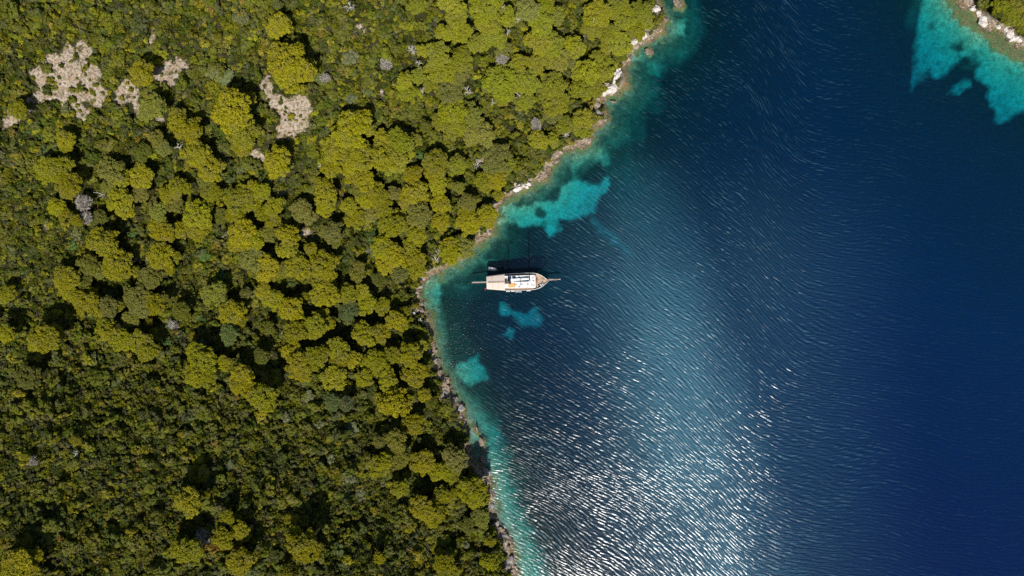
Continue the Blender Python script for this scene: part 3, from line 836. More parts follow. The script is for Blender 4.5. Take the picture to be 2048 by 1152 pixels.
pine_arr = np.array(pine_xy)

# ------------------------------------------------------------------ larger single shrubs
SHR = [shrub_mesh("shrub_leaves", 1.5, [16, 22, 13, 18, 26, 20][k], [.9, .7, 1.1, .8, .85, .95][k]) for k in range(6)]
for me in SHR: me.materials.append(M_BUSH)
BUSHC = {'d': ((.060, .075, .012), "dark green"), 'm': ((.12, .13, .014), "mid green"), 'y': ((.24, .22, .02), "yellow-green"),
         'v': ((.075, .15, .035), "vivid green"), 's': ((.135, .15, .065), "grey-green"), 'b': ((.16, .13, .06), "brownish")}
BUSHES = """365,165,14,d;740,468,15,v;559,351,10,v;265,473,14,v;805,325,9,v;692,513,20,d;697,488,16,d;587,363,18,d;619,323,14,d;947,380,14,d;1149,14,20,d;1184,86,18,d;1210,8,13,d;1144,208,14,d;
608,272,10,m;520,276,12,m;612,796,18,s;572,834,14,s;687,1134,12,s;700,640,12,s;340,650,14,s;405,690,13,s;175,720,17,s;110,715,13,s;330,682,11,v;822,960,14,d;836,965,12,v;700,860,18,s;800,540,10,d;
500,60,18,s;560,100,14,s;620,120,18,s;640,90,16,d;700,110,20,s;680,60,18,m;645,40,14,y;660,80,12,y;740,120,18,m;770,60,16,m;735,160,16,m;440,150,22,s;420,90,14,m;420,140,20,s;480,30,20,s;
452,86,12,y;410,88,12,y;270,52,10,m;315,100,12,m;290,100,12,m;90,135,12,m;130,215,13,s;90,180,12,d;215,30,11,m;60,90,12,m;30,140,13,d;200,60,12,m;240,110,13,m;35,320,12,m;60,440,12,d;100,470,11,m;
150,470,12,s;140,490,12,v;20,380,13,m;60,500,14,d;40,540,13,s;70,580,12,m;330,330,16,d;345,300,14,d;310,320,13,m;455,340,14,d;440,300,12,m;480,340,13,s;430,460,12,d;420,480,13,m;405,510,14,v;
395,530,14,y;450,520,13,y;440,550,12,v;380,590,13,v;400,640,12,v;560,560,13,d;700,560,12,d;740,560,12,d;690,440,12,s;680,410,10,d;660,430,10,d;720,490,12,d;740,500,13,s;712,515,14,d;560,380,12,s;
590,400,12,m;575,430,10,d;630,580,10,d;560,620,12,m;525,620,12,d;620,600,9,s;700,740,11,m;800,660,10,d;770,650,12,d;640,790,11,d;620,770,12,m;740,790,14,d;720,820,13,d;570,790,14,m;600,830,14,m;
580,860,14,m;640,850,13,s;780,860,12,m;540,880,14,m;560,920,13,d;620,900,13,m;660,920,13,s;640,960,14,d;700,960,15,s;720,990,14,s;690,1000,13,v;740,1010,12,d;780,1040,12,m;820,1050,13,d;720,1060,14,d;
760,1080,13,d;700,1100,12,m;650,1060,13,m;800,1110,12,m;840,1100,12,m;900,1060,12,m;930,1090,12,s;560,1010,14,m;530,1030,13,d;540,960,12,y;500,960,12,m;440,960,13,m;430,900,12,m;340,900,12,m;
300,960,13,d;250,920,12,m;200,930,12,m;160,960,13,d;110,940,14,d;90,1000,14,m;120,1030,14,d;60,1040,13,d;170,1050,12,m;220,1060,12,y;260,1090,12,m;200,1110,13,d;230,1130,12,m;320,1130,12,m;
130,1090,12,m;40,900,12,m;90,870,13,d;30,950,12,d;180,860,12,m;220,830,12,m;280,830,12,d;320,800,12,m;270,770,12,d;230,770,13,s;180,790,12,m;100,790,12,m;60,810,12,m;30,780,12,s;330,860,12,y;380,870,12,m;
360,820,12,m;410,840,13,d;470,850,13,m;500,890,12,m;460,930,12,s;850,980,10,d;910,1030,12,d;930,880,10,m;860,880,12,d;890,860,10,d;850,740,10,d;842,770,9,d;905,1090,10,d;950,1110,11,s;
1060,225,10,d;1020,230,9,y;1000,255,10,y;1040,250,9,y;980,205,9,y;965,150,9,m;1000,205,10,y;1046,236,8,d;1150,225,11,d;1120,145,9,d;1160,20,10,d;1130,60,8,d;770,350,10,d;745,350,9,v;860,300,10,d;840,310,10,v;
750,220,18,d;800,225,20,m;830,215,14,m;858,215,12,m;660,190,16,m;700,190,16,s;720,210,14,m;640,150,18,s;770,160,14,d;780,120,14,m;640,240,14,m;655,215,12,m;655,260,10,s;625,250,10,s"""
bsh = [p.split(",") for p in BUSHES.replace("\n", "").split(";") if p]
for px, py, r, kd in [(float(a), float(b), float(c), d) for a, b, c, d in bsh]:
    hb = .6 + r * .09
    x, y, z = ground(px, py, hb)
    Rm = r * S * (H - z) / H * 1.0
    t = link("shrub", SHR[int(rng.integers(0, 6))]); t.location = (x, y, z); t.rotation_euler = (0, 0, rng.uniform(0, 6.28))
    t.scale = (Rm / 1.5, Rm / 1.5 * rng.uniform(.8, 1.05), min(1.25, (hb + .9) / 1.9))
    t.color = tint_of(BUSHC[kd][0], .15)
    tag(t, None, "shrub", "shrubs of the coastal scrub")
    want_label(t, px, py, ("big " if r > 15 else "rounded " if r > 11 else "low ") + BUSHC[kd][1], "shrub")

# ------------------------------------------------------------------ the scrub that nobody could count
def scatter_points(step):
    xs = np.arange(-228, 228, step); ys = np.arange(-136, 136, step)
    X, Y = np.meshgrid(xs, ys)
    X = (X + rng.uniform(-.5, .5, X.shape) * step).ravel(); Y = (Y + rng.uniform(-.5, .5, Y.shape) * step).ravel()
    s = samp(ISD, X, Y)
    m = s > .8
    return X[m], Y[m], s[m]
X, Y, s_ = scatter_points(1.22)
cl = samp(ICL, X, Y)
keep = (rng.random(len(X)) > np.clip(cl * 1.5, 0, .84)) & (rng.random(len(X)) < sstep(.6, 3.2, s_ + (fbm(X / 4, Y / 4, 77, 3) - .5) * 4))
for (rx_, ry_, rr_) in [(1312, 20, 12), (1285, 72, 15), (1264, 88, 10), (1238, 150, 14), (1222, 174, 15), (1186, 196, 11), (1192, 222, 12), (1040, 371, 13), (1966, 28, 14), (1976, 42, 12), (2022, 66, 14), (2042, 78, 12), (890, 790, 14), (905, 808, 12), (1010, 1100, 12), (1010, 1136, 12), (830, 622, 12), (868, 700, 9), (872, 725, 9)]:
    gx_, gy_, _g = ground(rx_, ry_, 1)
    keep &= (X - gx_) ** 2 + (Y - gy_) ** 2 > (rr_ * S) ** 2
X, Y, s_, cl = X[keep], Y[keep], s_[keep], cl[keep]
# under the pines only a few plants are needed
dens = np.zeros(len(X))
for (x, y, R_, h_) in pine_xy:
    dens = np.maximum(dens, ((X - x) ** 2 + (Y - y) ** 2 < (R_ * .8) ** 2))
keep = (dens < .5) | (rng.random(len(X)) < .25)
X, Y, s_, cl = X[keep], Y[keep], s_[keep], cl[keep]
Zs = samp(IZ, X, Y)
N = len(X)
f1 = fbm(X / 7, Y / 7, 301, 3); f2 = fbm(X / 3.2, Y / 3.2, 302, 2); rv = rng.random(N)
pal = np.array([(.050, .066, .006), (.110, .118, .007), (.185, .175, .009), (.075, .095, .028), (.145, .125, .095), (.20, .14, .02)])
pick = np.clip((f1 - .3) / .4, 0, .999)
idx = np.where(rv < .48, np.where(pick < .45, 0, 1), np.where(rv < .70, np.where(f2 > .5, 1, 3), np.where(rv < .92, 2, np.where(rv < .992, 4, 5))))
tint = pal[idx] * rng.uniform(.72, 1.3, (N, 1)) * (1 + rng.uniform(-.08, .08, (N, 3)))
low_side = np.maximum(sstep(-10, -60, Y), .9 * sstep(62, 20, Y) * sstep(-190, -150, X))          # shade of the slope turned from the sun, painted into the scrub tint
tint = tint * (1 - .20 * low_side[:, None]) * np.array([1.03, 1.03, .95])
scl = rng.uniform(.6, 1.0, N) * (.75 + .9 * f2) * (1 - .35 * np.clip(cl * 2, 0, 1)) * np.where(idx == 4, .8, 1)
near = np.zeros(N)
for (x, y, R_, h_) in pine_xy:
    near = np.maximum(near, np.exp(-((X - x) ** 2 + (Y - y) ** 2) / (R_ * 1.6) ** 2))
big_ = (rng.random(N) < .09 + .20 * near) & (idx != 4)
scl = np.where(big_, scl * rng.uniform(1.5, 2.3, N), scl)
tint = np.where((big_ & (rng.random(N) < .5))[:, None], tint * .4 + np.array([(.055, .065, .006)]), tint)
variant = np.where(idx == 4, rng.integers(5, 8, N), rng.integers(0, 6, N))
srcs = [shrub_mesh("scrub_plant", 1.3, [9, 11, 8, 10, 12][k], [.9, .8, 1.2, 1.0, .8][k], True) for k in range(5)] + [twig_mesh("scrub_twigs", 1.2, 160 + 40 * k, .6) for k in range(3)]
src_col = bpy.data.collections.new("scrub_sources")
for k, me in enumerate(srcs):
    me.materials.append(M_SCRUB)
    o = bpy.data.objects.new(f"scrub_plant_{k}", me); src_col.objects.link(o)
pm = bpy.data.meshes.new("scrub_points"); pm.vertices.add(N)
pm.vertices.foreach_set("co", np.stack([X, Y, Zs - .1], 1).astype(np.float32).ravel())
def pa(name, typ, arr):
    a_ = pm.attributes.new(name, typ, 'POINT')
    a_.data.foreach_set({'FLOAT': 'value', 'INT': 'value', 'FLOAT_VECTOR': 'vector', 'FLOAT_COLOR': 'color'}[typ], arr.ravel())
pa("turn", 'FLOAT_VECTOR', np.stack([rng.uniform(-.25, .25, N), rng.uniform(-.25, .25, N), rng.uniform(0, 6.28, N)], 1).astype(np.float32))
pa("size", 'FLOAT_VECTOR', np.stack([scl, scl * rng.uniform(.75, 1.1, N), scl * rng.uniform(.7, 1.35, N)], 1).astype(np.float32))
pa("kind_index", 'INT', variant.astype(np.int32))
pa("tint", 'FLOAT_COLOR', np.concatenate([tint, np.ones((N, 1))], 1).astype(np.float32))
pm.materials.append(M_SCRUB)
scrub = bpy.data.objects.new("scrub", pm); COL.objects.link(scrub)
tag(scrub, "dense low evergreen scrub covering the hillside between the pines", None, None, "stuff")
ng = bpy.data.node_groups.new("scatter_scrub", 'GeometryNodeTree')
ng.interface.new_socket("Geometry", in_out='INPUT', socket_type='NodeSocketGeometry')
ng.interface.new_socket("Geometry", in_out='OUTPUT', socket_type='NodeSocketGeometry')
gi = ng.nodes.new("NodeGroupInput"); go = ng.nodes.new("NodeGroupOutput")
ci = ng.nodes.new("GeometryNodeCollectionInfo"); ci.inputs[0].default_value = src_col; ci.inputs[1].default_value = True; ci.inputs[2].default_value = True
ip = ng.nodes.new("GeometryNodeInstanceOnPoints"); ip.inputs['Pick Instance'].default_value = True
def na(name, typ):
    nd = ng.nodes.new("GeometryNodeInputNamedAttribute"); nd.data_type = typ; nd.inputs[0].default_value = name
    return nd.outputs[0]
ng.links.new(gi.outputs[0], ip.inputs['Points']); ng.links.new(ci.outputs[0], ip.inputs['Instance'])
ng.links.new(na("kind_index", 'INT'), ip.inputs['Instance Index'])
e2r = ng.nodes.new("FunctionNodeEulerToRotation"); ng.links.new(na("turn", 'FLOAT_VECTOR'), e2r.inputs[0])
ng.links.new(e2r.outputs[0], ip.inputs['Rotation'])
ng.links.new(na("size", 'FLOAT_VECTOR'), ip.inputs['Scale'])
ng.links.new(ip.outputs[0], go.inputs[0])
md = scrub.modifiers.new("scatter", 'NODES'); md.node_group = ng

# ------------------------------------------------------------------ dead trees
def place_dead(px, py, r, h, k, adj, grey=False):
    x, y, z = ground(px, py, h)
    t = empty("dead_tree", (x, y, z), rng.uniform(0, 6.28))
    c = Cloud(); tube(c, (0, 0, -.5), (0.1, .1, h * .85), .24, .1, 7)
    link("trunk", c.mesh("dead_trunk"), t, M_DEAD)
    b = link("branches", dead_mesh("dead_branches", h, r * S, 5 + k % 4, k), t, M_DEAD)
    if grey:
        c = Cloud()
        for _ in range(7):
            a = rng.uniform(0, 6.28); rho = rng.uniform(.1, .6) * r * S; rr = r * S * rng.uniform(.32, .5)
            d = fib(300, -.2)
            cen = np.array([rho * math.cos(a), rho * math.sin(a), h - 1.2])
            c.tufts(cen + d * rr * rng.uniform(.5, 1, (300, 1)) * np.array([1, 1, .8]), d, rng.uniform(.4, .95, 300), 0, .13, 1.0)
        tw = link("twigs", c.mesh("dead_twigs"), t, M_GREY); tw.color = (.42, .38, .35, 1)
    tag(t, None, "dead tree", "dead trees in the wood")
    want_label(t, px, py, adj, "dead tree")
for i, (px, py, r, h, adj, g) in enumerate([
    (160, 408, 19, 6, "bushy silver-twigged", True), (168, 436, 15, 5.5, "pale grey", True), (1002, 117, 13, 7, "dense grey", True), (825, 98, 15, 6, "bare white-branched", False),
    (836, 124, 11, 5, "bare grey", False), (917, 233, 13, 9, "bare pale", False), (1040, 190, 13, 7, "bare bleached", False), (1072, 248, 17, 5, "tangled grey", True),
    (1187, 41, 8, 8.5, "small white-branched", False), (877, 507, 14, 3, "leaning bleached", False), (872, 520, 13, 2.5, "sprawling bleached", False), (955, 328, 13, 3, "bare pale", False), (352, 292, 11, 6, "bare grey", False),
    (197, 386, 13, 6, "bare thin", False), (120, 352, 10, 8, "bare thin", False), (1132, 268, 12, 4, "small pale", False), (404, 1078, 19, 3, "bushy grey", True), (1005, 12, 8, 8, "small white-branched", False),
    (700, 12, 13, 4, "bare pale", False), (935, 182, 12, 5, "bare thin", False), (842, 178, 9, 6, "small white-branched", False), (566, 668, 12, 4, "bare grey", False), (150, 908, 8, 3, "small pale", False),
    (840, 640, 7, 2, "small white", False), (985, 203, 9, 4, "bare thin", False), (1036, 38, 10, 6, "bare pale", False), (1015, 60, 8, 7, "bare thin", False), (640, 330, 9, 5, "bare thin", False),
    (770, 125, 12, 3, "grey leafless", True), (650, 155, 12, 3, "grey leafless", True), (575, 1067, 6, 4, "small pale", False), (345, 650, 10, 3, "grey leafless", True), (60, 925, 9, 2.5, "grey leafless", True)]):
    place_dead(px, py, r, h, i, adj, g)

# ------------------------------------------------------------------ rocks
def rock_material(name, light, dark, wetz=.5):
    m = NT(name)
    p = m.pos()
    f = m.noise(p, 1.4, 5, .65); g = m.noise(p, 5.0, 4, .7)
    c = m.mix(m.ramp(f, .38, .62), dark, light)
    c = m.mix(m.ramp(g, .56, .68), c, tuple(x * .45 for x in dark))
    sx = m.n("ShaderNodeSeparateXYZ"); m.put(sx.inputs[0], p)
    c = m.mix(m.ramp(m.math('ADD', sx.outputs[2], m.math('MULTIPLY', f, 1.2)), wetz + .9, wetz + .2), c, (.13, .085, .05))
    m.bsdf(c, .85, m.bump(m.math('ADD', f, m.math('MULTIPLY', g, .4)), .5, 1.0), 0, .2)
    return m.m
M_WHITE = rock_material("white_limestone", (.84, .79, .74), (.55, .48, .42), .1)
M_TAN = rock_material("brown_shore_rock", (.40, .32, .25), (.20, .14, .095), .3)
M_GREYR = rock_material("grey_shore_rock", (.40, .37, .34), (.19, .165, .15), .2)

def rock_mesh(seedv, sub=3, rug=.32):
    v, f = ICO3 if sub == 3 else ICO2 if sub == 2 else ICO1
    rr = np.random.default_rng(seedv)
    dirs = rr.normal(0, 1, (14, 3)); dirs /= np.linalg.norm(dirs, axis=1)[:, None]
    amp = rr.uniform(.55, .95, 14)
    w = v.copy()
    for d, a in zip(dirs, amp):            # cut flat facets
        q = w @ d; m_ = q > a
        w[m_] -= np.outer(q[m_] - a, d)
    w *= 1 + rr.uniform(-.5, .5, (len(w), 1)) * rug * .35
    return mesh_np("rock", w, f, False)
def rocks_at(px, py, rx, ry, rot, hz, mat, adj, noun="shore rock", n=4):
    """an outcrop: several blocks that belong to one rock"""
    x, y, z = ground(px, py, 1.0)
    cl_ = Cloud()
    for q in range(n):
        sv = int(rng.integers(1, 9999)); me = rock_mesh(sv, 2)
        vv = np.array([p.co[:] for p in me.vertices]); ff = np.array([list(p.vertices) for p in me.polygons]); bpy.data.meshes.remove(me)
        u = rng.uniform(-.55, .55) if n > 1 else 0; w_ = rng.uniform(-.35, .35) if n > 1 else 0
        sc = rng.uniform(.42, .62) if n > 1 else 1
        cl_.add(vv * np.array([rx * S * sc, ry * S * sc * 1.1, hz * rng.uniform(.7, 1.1)]) + np.array([u * rx * S, w_ * ry * S, rng.uniform(-.2, .2)]), ff)
    o = link("shore_rock", cl_.mesh("shore_rock"), None, mat)
    o.location = (x, y, max(0, z) * .6 + .2); o.rotation_euler = (0, 0, math.radians(rot))
    tag(o, None, "rock", "rocks along the shore")
    want_label(o, px, py, adj, noun)
for (px, py, rx, ry, rot, hz, mt, adj, n) in [
    (1312, 20, 9, 12, 20, 1.6, M_WHITE, "bright white", 6), (1305, 51, 4, 7, 10, 1.2, M_WHITE, "small white", 3), (1285, 72, 16, 5, 35, 1.3, M_WHITE, "long white", 7), (1264, 86, 13, 5, 42, 1.3, M_WHITE, "slanted white", 6), (1256, 95, 6, 4, 20, 1.0, M_WHITE, "small white", 3),
    (1238, 142, 9, 7, 60, 1.4, M_WHITE, "white-capped", 5), (1230, 152, 9, 7, 60, 1.4, M_WHITE, "pale grey", 5), (1222, 176, 12, 9, 35, 1.7, M_WHITE, "large chalky white", 8), (1210, 184, 7, 6, 20, 1.3, M_WHITE, "rounded white", 4), (1242, 164, 8, 12, 5, 1.2, M_TAN, "brown weathered", 6),
    (1186, 194, 9, 8, 80, 1.5, M_WHITE, "chalky white", 5), (1182, 210, 8, 8, 90, 1.4, M_WHITE, "fissured white", 6), (1194, 222, 8, 9, 60, 1.1, M_GREYR, "grey fissured", 6), (1202, 234, 9, 11, 60, .8, M_TAN, "flat brown", 6), (1198, 196, 8, 7, 30, .9, M_TAN, "brown ledge", 4),
    (1036, 372, 7, 9, 100, 1.3, M_WHITE, "rounded white", 4), (1052, 368, 6, 7, 60, 1.3, M_WHITE, "split white", 4), (1064, 331, 4, 6, 80, 1.2, M_WHITE, "small white", 2), (1086, 350, 8, 6, 20, .9, M_TAN, "brown ringed", 5), (1172, 270, 8, 8, 40, .8, M_TAN, "flat brown", 5), (1156, 284, 8, 6, 30, .7, M_TAN, "low brown", 4),
    (1116, 306, 6, 8, 60, .7, M_TAN, "tan", 4), (955, 462, 8, 5, 30, .9, M_GREYR, "pale ledge", 4), (960, 478, 9, 5, 35, .7, M_TAN, "tan ledge", 4), (888, 512, 8, 9, 60, 1.0, M_GREYR, "pale grey", 5), (884, 530, 8, 7, 70, .8, M_TAN, "tan", 4), (835, 570, 7, 10, 80, .9, M_GREYR, "grey", 4),
    (822, 626, 7, 8, 70, 1.0, M_WHITE, "small bright", 3), (838, 622, 7, 9, 70, 1.0, M_TAN, "tan cracked", 4), (861, 674, 5, 16, 4, .9, M_TAN, "long pinkish brown", 6), (866, 700, 5, 14, -10, .9, M_TAN, "narrow brown", 5), (868, 722, 7, 10, 0, .9, M_GREYR, "grey broken", 5), (876, 748, 8, 8, 20, .9, M_TAN, "tan slab", 4),
    (886, 766, 9, 8, -40, .9, M_TAN, "sunlit tan", 5), (893, 785, 8, 12, 30, .8, M_TAN, "brown slab", 5), (888, 794, 10, 12, 40, 1.1, M_GREYR, "large grey", 6), (903, 806, 9, 10, 40, .9, M_GREYR, "grey cracked", 5), (912, 800, 4, 9, 5, .8, M_TAN, "upright orange-brown", 2), (919, 818, 8, 7, 20, .9, M_GREYR, "pale grey block", 4), (925, 842, 6, 12, 10, .9, M_GREYR, "shadowed grey", 4),
    (928, 872, 6, 14, 0, .9, M_GREYR, "steep grey", 5), (953, 862, 4, 9, 15, .35, M_TAN, "half-sunken brown", 3), (963, 886, 4, 12, 15, .3, M_TAN, "long half-sunken", 4), (936, 900, 6, 9, 10, .9, M_TAN, "tan", 4), (966, 922, 5, 12, 25, .6, M_TAN, "reddish brown", 4), (976, 950, 5, 12, 20, .7, M_TAN, "brown", 4),
    (972, 945, 8, 10, 20, 1.0, M_GREYR, "shaded grey", 5), (981, 990, 4, 12, 0, .8, M_TAN, "narrow tan", 4), (982, 1014, 6, 10, 10, .7, M_GREYR, "pale", 4), (990, 1045, 8, 9, 20, .9, M_GREYR, "shaded slab", 4), (1000, 1062, 8, 8, 20, .9, M_TAN, "brown cracked", 5), (1008, 1080, 8, 10, 15, .9, M_GREYR, "pale cracked", 5),
    (1013, 1100, 8, 12, 10, .9, M_TAN, "brown plated", 5), (1003, 1098, 6, 10, 10, 1.0, M_GREYR, "grey", 4), (1018, 1124, 8, 12, 5, .9, M_GREYR, "broken pale grey", 6), (1006, 1136, 7, 14, 5, 1.0, M_GREYR, "pale steep", 5), (1024, 1148, 6, 9, 5, .6, M_TAN, "low tan", 4),
    (1952, 14, 6, 6, 50, 1.1, M_WHITE, "bright white", 4), (1964, 26, 8, 6, -50, 1.2, M_WHITE, "white angular", 5), (1975, 40, 9, 10, 10, 1.2, M_WHITE, "large white", 6), (1998, 48, 7, 5, -40, 1.0, M_WHITE, "small white", 3), (2018, 62, 9, 6, -40, 1.1, M_WHITE, "white broken", 5), (2032, 76, 9, 7, -30, 1.2, M_WHITE, "pale pinkish white", 5), (2045, 76, 8, 6, -20, 1.0, M_WHITE, "flat white", 4),
    (1290, 100, 0, 0, 0, 0, None, "", 0), (1298, 102, 7, 8, 10, .25, M_TAN, "half-sunken brown", 4), (1356, 6, 8, 10, 80, .2, M_TAN, "half-sunken brown", 5), (1228, 204, 7, 3, -10, .25, M_TAN, "thin half-sunken", 3)]:
    if mt is not None:
        k_ = 1.55 if mt is M_WHITE else 1.3
        rocks_at(px, py, rx * k_, ry * k_, rot, hz, mt, adj, "shore rock", n)

# loose stones on the clearings and along the waterline
def stones(name, pts, size, mat, label):
    base_v, base_f = ICO1
    k = len(pts)
    sc = size[:, None, None] * np.stack([rng.uniform(.7, 1.3, k), rng.uniform(.6, 1.1, k), rng.uniform(.35, .7, k)], 1)[:, None, :]
    v = base_v[None] * (1 + rng.uniform(-.25, .25, (k, len(base_v), 1))) * sc
    a = rng.uniform(0, 6.28, k); ca_, sa_ = np.cos(a)[:, None], np.sin(a)[:, None]
    v = np.stack([v[..., 0] * ca_ - v[..., 1] * sa_, v[..., 0] * sa_ + v[..., 1] * ca_, v[..., 2]], 2) + pts[:, None, :]
    f = base_f[None] + (np.arange(k) * len(base_v))[:, None, None]
    o = link(name, mesh_np(name, v.reshape(-1, 3), f.reshape(-1, 3)), None, mat)
    tag(o, label, None, None, "stuff")
sx_ = rng.uniform(-225, 60, 60000); sy_ = rng.uniform(-135, 135, 60000)
cc = samp(ICL, sx_, sy_)
m_ = (cc > .35) & (rng.random(60000) < .75)
sx_, sy_ = sx_[m_][:800], sy_[m_][:800]
stones("loose_stones", np.stack([sx_, sy_, samp(IZ, sx_, sy_)], 1), rng.uniform(.10, .34, len(sx_)), rock_material("clearing_stone", (.66, .62, .57), (.38, .32, .26), -9), "loose pale stones strewn over the bare clearings of the hillside")
sx_ = rng.uniform(-60, 215, 160000); sy_ = rng.uniform(-125, 125, 160000)
ss = samp(ISD, sx_, sy_)
m_ = (ss > -1.0) & (ss < .8 + 3.2 * sstep(.42, .62, fbm(sx_ / 6, sy_ / 6, 91, 3)) + 1.2 * (sy_ < -30)) & (fbm(sx_ / 5, sy_ / 5, 92, 3) + .15 * (sy_ < -20) > .42)
sx_, sy_ = sx_[m_][:3600], sy_[m_][:3600]
stones("shore_rubble", np.stack([sx_, sy_, np.maximum(samp(IZ, sx_, sy_), -.35)], 1), rng.uniform(.15, .6, len(sx_)) * np.where(rng.random(len(sx_)) < .12, 2.4, 1.0), rock_material("shore_rubble", (.50, .42, .34), (.22, .155, .105), .25), "broken brown and grey rubble along the waterline")

# ------------------------------------------------------------------ the boats
M_HULL = simple("varnished_hull", (.36, .17, .08), .35, .15, 2)
M_PAINT = simple("white_boat_paint", (.78, .77, .75), .4, .03, 2)
M_TEAK = None
def teak():
    m = NT("teak_deck")
    tc = m.n("ShaderNodeTexCoord").outputs['Object']
    w = m.n("ShaderNodeTexWave"); w.bands_direction = 'Y'; m.put(w.inputs[0], tc); w.inputs['Scale'].default_value = 2.2
    c = m.mix(m.ramp(m.noise(tc, 2.5, 4), .3, .7), (.46, .30, .19), (.60, .41, .27))
    c = m.mix(m.ramp(w.outputs[0], .0, .12), (.16, .09, .05), c)
    m.bsdf(c, .65); return m.m
M_TEAK = teak()
M_AWN = simple("beige_awning", (.64, .53, .45), .9, .03, 1.2)
M_DARK = simple("black_rubber", (.02, .02, .023), .6, .2, 4)
M_SAIL = simple("blue_sail_cover", (.035, .065, .12), .8, .2, 3)
M_SOLAR = simple("solar_cells", (.012, .03, .09), .2, .3, 4, 0, .6)
M_METAL = simple("brushed_metal", (.55, .56, .58), .35, .1, 6, .8)
M_WOOD = simple("weathered_wood", (.33, .21, .15), .7, .2, 5)
M_ORANGE = simple("orange_mattress", (.80, .46, .17), .85, .08, 2)
M_RED = simple("red_flag", (.62, .05, .10), .8, .1, 4)
M_GREYB = simple("grey_rubber", (.20, .21, .22), .6, .15, 4)
M_MAST = simple("mast_grey", (.50, .50, .50), .5, .1, 2)

def bx(b, x0, x1, y0, y1, z0, z1, bev=0.0):
    r = bmesh.ops.create_cube(b, size=1.0)
    for v in r['verts']:
        v.co = Vector(((x0 + x1) / 2 + v.co.x * (x1 - x0), (y0 + y1) / 2 + v.co.y * (y1 - y0), (z0 + z1) / 2 + v.co.z * (z1 - z0)))
    if bev:
        es = list({e for v in r['verts'] for e in v.link_edges})
        bmesh.ops.bevel(b, geom=es, offset=bev, segments=2, affect='EDGES')
def cyl(b, p, q, r0, r1=None, k=12):
    r1 = r0 if r1 is None else r1
    p, q = Vector(p), Vector(q); d = q - p
    rot = d.to_track_quat('Z', 'Y').to_matrix().to_4x4()
    bmesh.ops.create_cone(b, cap_ends=True, segments=k, radius1=r0, radius2=r1, depth=d.length, matrix=Matrix.Translation((p + q) / 2) @ rot)
def part(name, fn, mat, parent, smooth=False):
    b = bmesh.new(); fn(b); me = bpy.data.meshes.new(name); b.to_mesh(me); b.free()
    if smooth:
        for p_ in me.polygons: p_.use_smooth = True
    me.materials.append(mat)
    return link(name, me, parent)
def plan(b, pts, z0, z1):
    """extruded outline; z0 and z1 may be functions of x"""
    f0 = z0 if callable(z0) else (lambda x: z0); f1 = z1 if callable(z1) else (lambda x: z1)
    lo = [b.verts.new((x, y, f0(x))) for x, y in pts]; hi = [b.verts.new((x, y, f1(x))) for x, y in pts]
    n_ = len(pts)
    for i in range(n_):
        b.faces.new((lo[i], lo[(i + 1) % n_], hi[(i + 1) % n_], hi[i]))
    b.faces.new(hi); b.faces.new(lo[::-1])

def half(x):   # half beam of the deck
    return float(np.interp(x, [-11.7, -10.5, -8, -5, -1, 4, 7, 8.5, 10, 11.2, 12.2, 12.75], [2.45, 2.6, 2.95, 3.25, 3.42, 3.45, 3.35, 3.0, 2.3, 1.45, .6, .06]))
def sheer(x):
    return float(np.interp(x, [-11.7, -6, 0, 6, 12.75], [2.5, 1.75, 1.6, 1.95, 3.1]))
XS = list(np.linspace(-11.7, 8, 24)) + list(np.linspace(8.4, 12.75, 12))

def hull_fn(b):
    rings = []
    for x in XS:
        h_ = half(x); s_h = sheer(x) + .55
        wl = .80 if x < 9 else .55
        kx = x - (0 if x < 9 else (x - 9) * .18)
        prof = [(h_, s_h), (h_ * .97, sheer(x) * .6), (h_ * (wl + .1), .1), (h_ * wl * .8, -.7), (.03, -1.5)]
        row = [(x if i < 2 else kx, y, z) for i, (y, z) in enumerate(prof)] + [(x if i < 2 else kx, -y, z) for i, (y, z) in list(enumerate(prof))[::-1]]
        rings.append([b.verts.new(c_) for c_ in row])
    for a_, c_ in zip(rings[:-1], rings[1:]):
        for i in range(9):
            b.faces.new((a_[i], a_[i + 1], c_[i + 1], c_[i]))
    b.faces.new(rings[0]); b.faces.new(rings[-1][::-1])
    bmesh.ops.recalc_face_normals(b, faces=b.faces)
def outline(off, x0=-11.7, x1=12.75):
    xs = [x for x in XS if x0 <= x <= x1]
    return [(x, -(max(half(x) - off, .01))) for x in xs] + [(x, max(half(x) - off, .01)) for x in xs[::-1]]
def deck_fn(b): plan(b, outline(.14, -11.6, 12.5), lambda x: sheer(x) - .12, lambda x: sheer(x))
def rail_fn(sg):
    def fn(b):
        for xa, xb in zip(XS[:-1], XS[1:]):
            p = [(xa, sg * half(xa)), (xb, sg * half(xb)), (xb, sg * max(half(xb) - .20, 0)), (xa, sg * max(half(xa) - .20, 0))]
            plan(b, p if sg > 0 else p[::-1], lambda x: sheer(x) + .52, lambda x: sheer(x) + .62)
        bmesh.ops.recalc_face_normals(b, faces=b.faces)
    return fn

bc = W(1000 / 9.752 + 930, 525 / 9.752 + 510)
boat = empty("sailing_boat", (bc[0], bc[1], 0), math.radians(1.6))
tag(boat, "wooden two-masted sailing boat with beige awning and white roof anchored near the shore", "boat")
part("hull", hull_fn, M_HULL, boat, False)
part("deck", deck_fn, M_TEAK, boat)
part("rail", rail_fn(1), M_PAINT, boat); part("rail", rail_fn(-1), M_PAINT, boat)
def cabin(b):
    plan(b, [(-4.6, -2.25), (6.9, -2.35), (7.2, -2.0), (7.2, 2.0), (6.9, 2.35), (-4.6, 2.25)], 1.4, 3.35)
cb = part("cabin", cabin, M_PAINT, boat)
def winf(sg, x):
    return lambda b: bx(b, x, x + 1.3, sg * 2.30 - .06, sg * 2.30 + .06, 2.35, 2.95)
for x in (-3.6, -1.6, .4, 2.4, 4.4):
    for sg in (1, -1):
        part("window", winf(sg, x), M_SOLAR, cb)
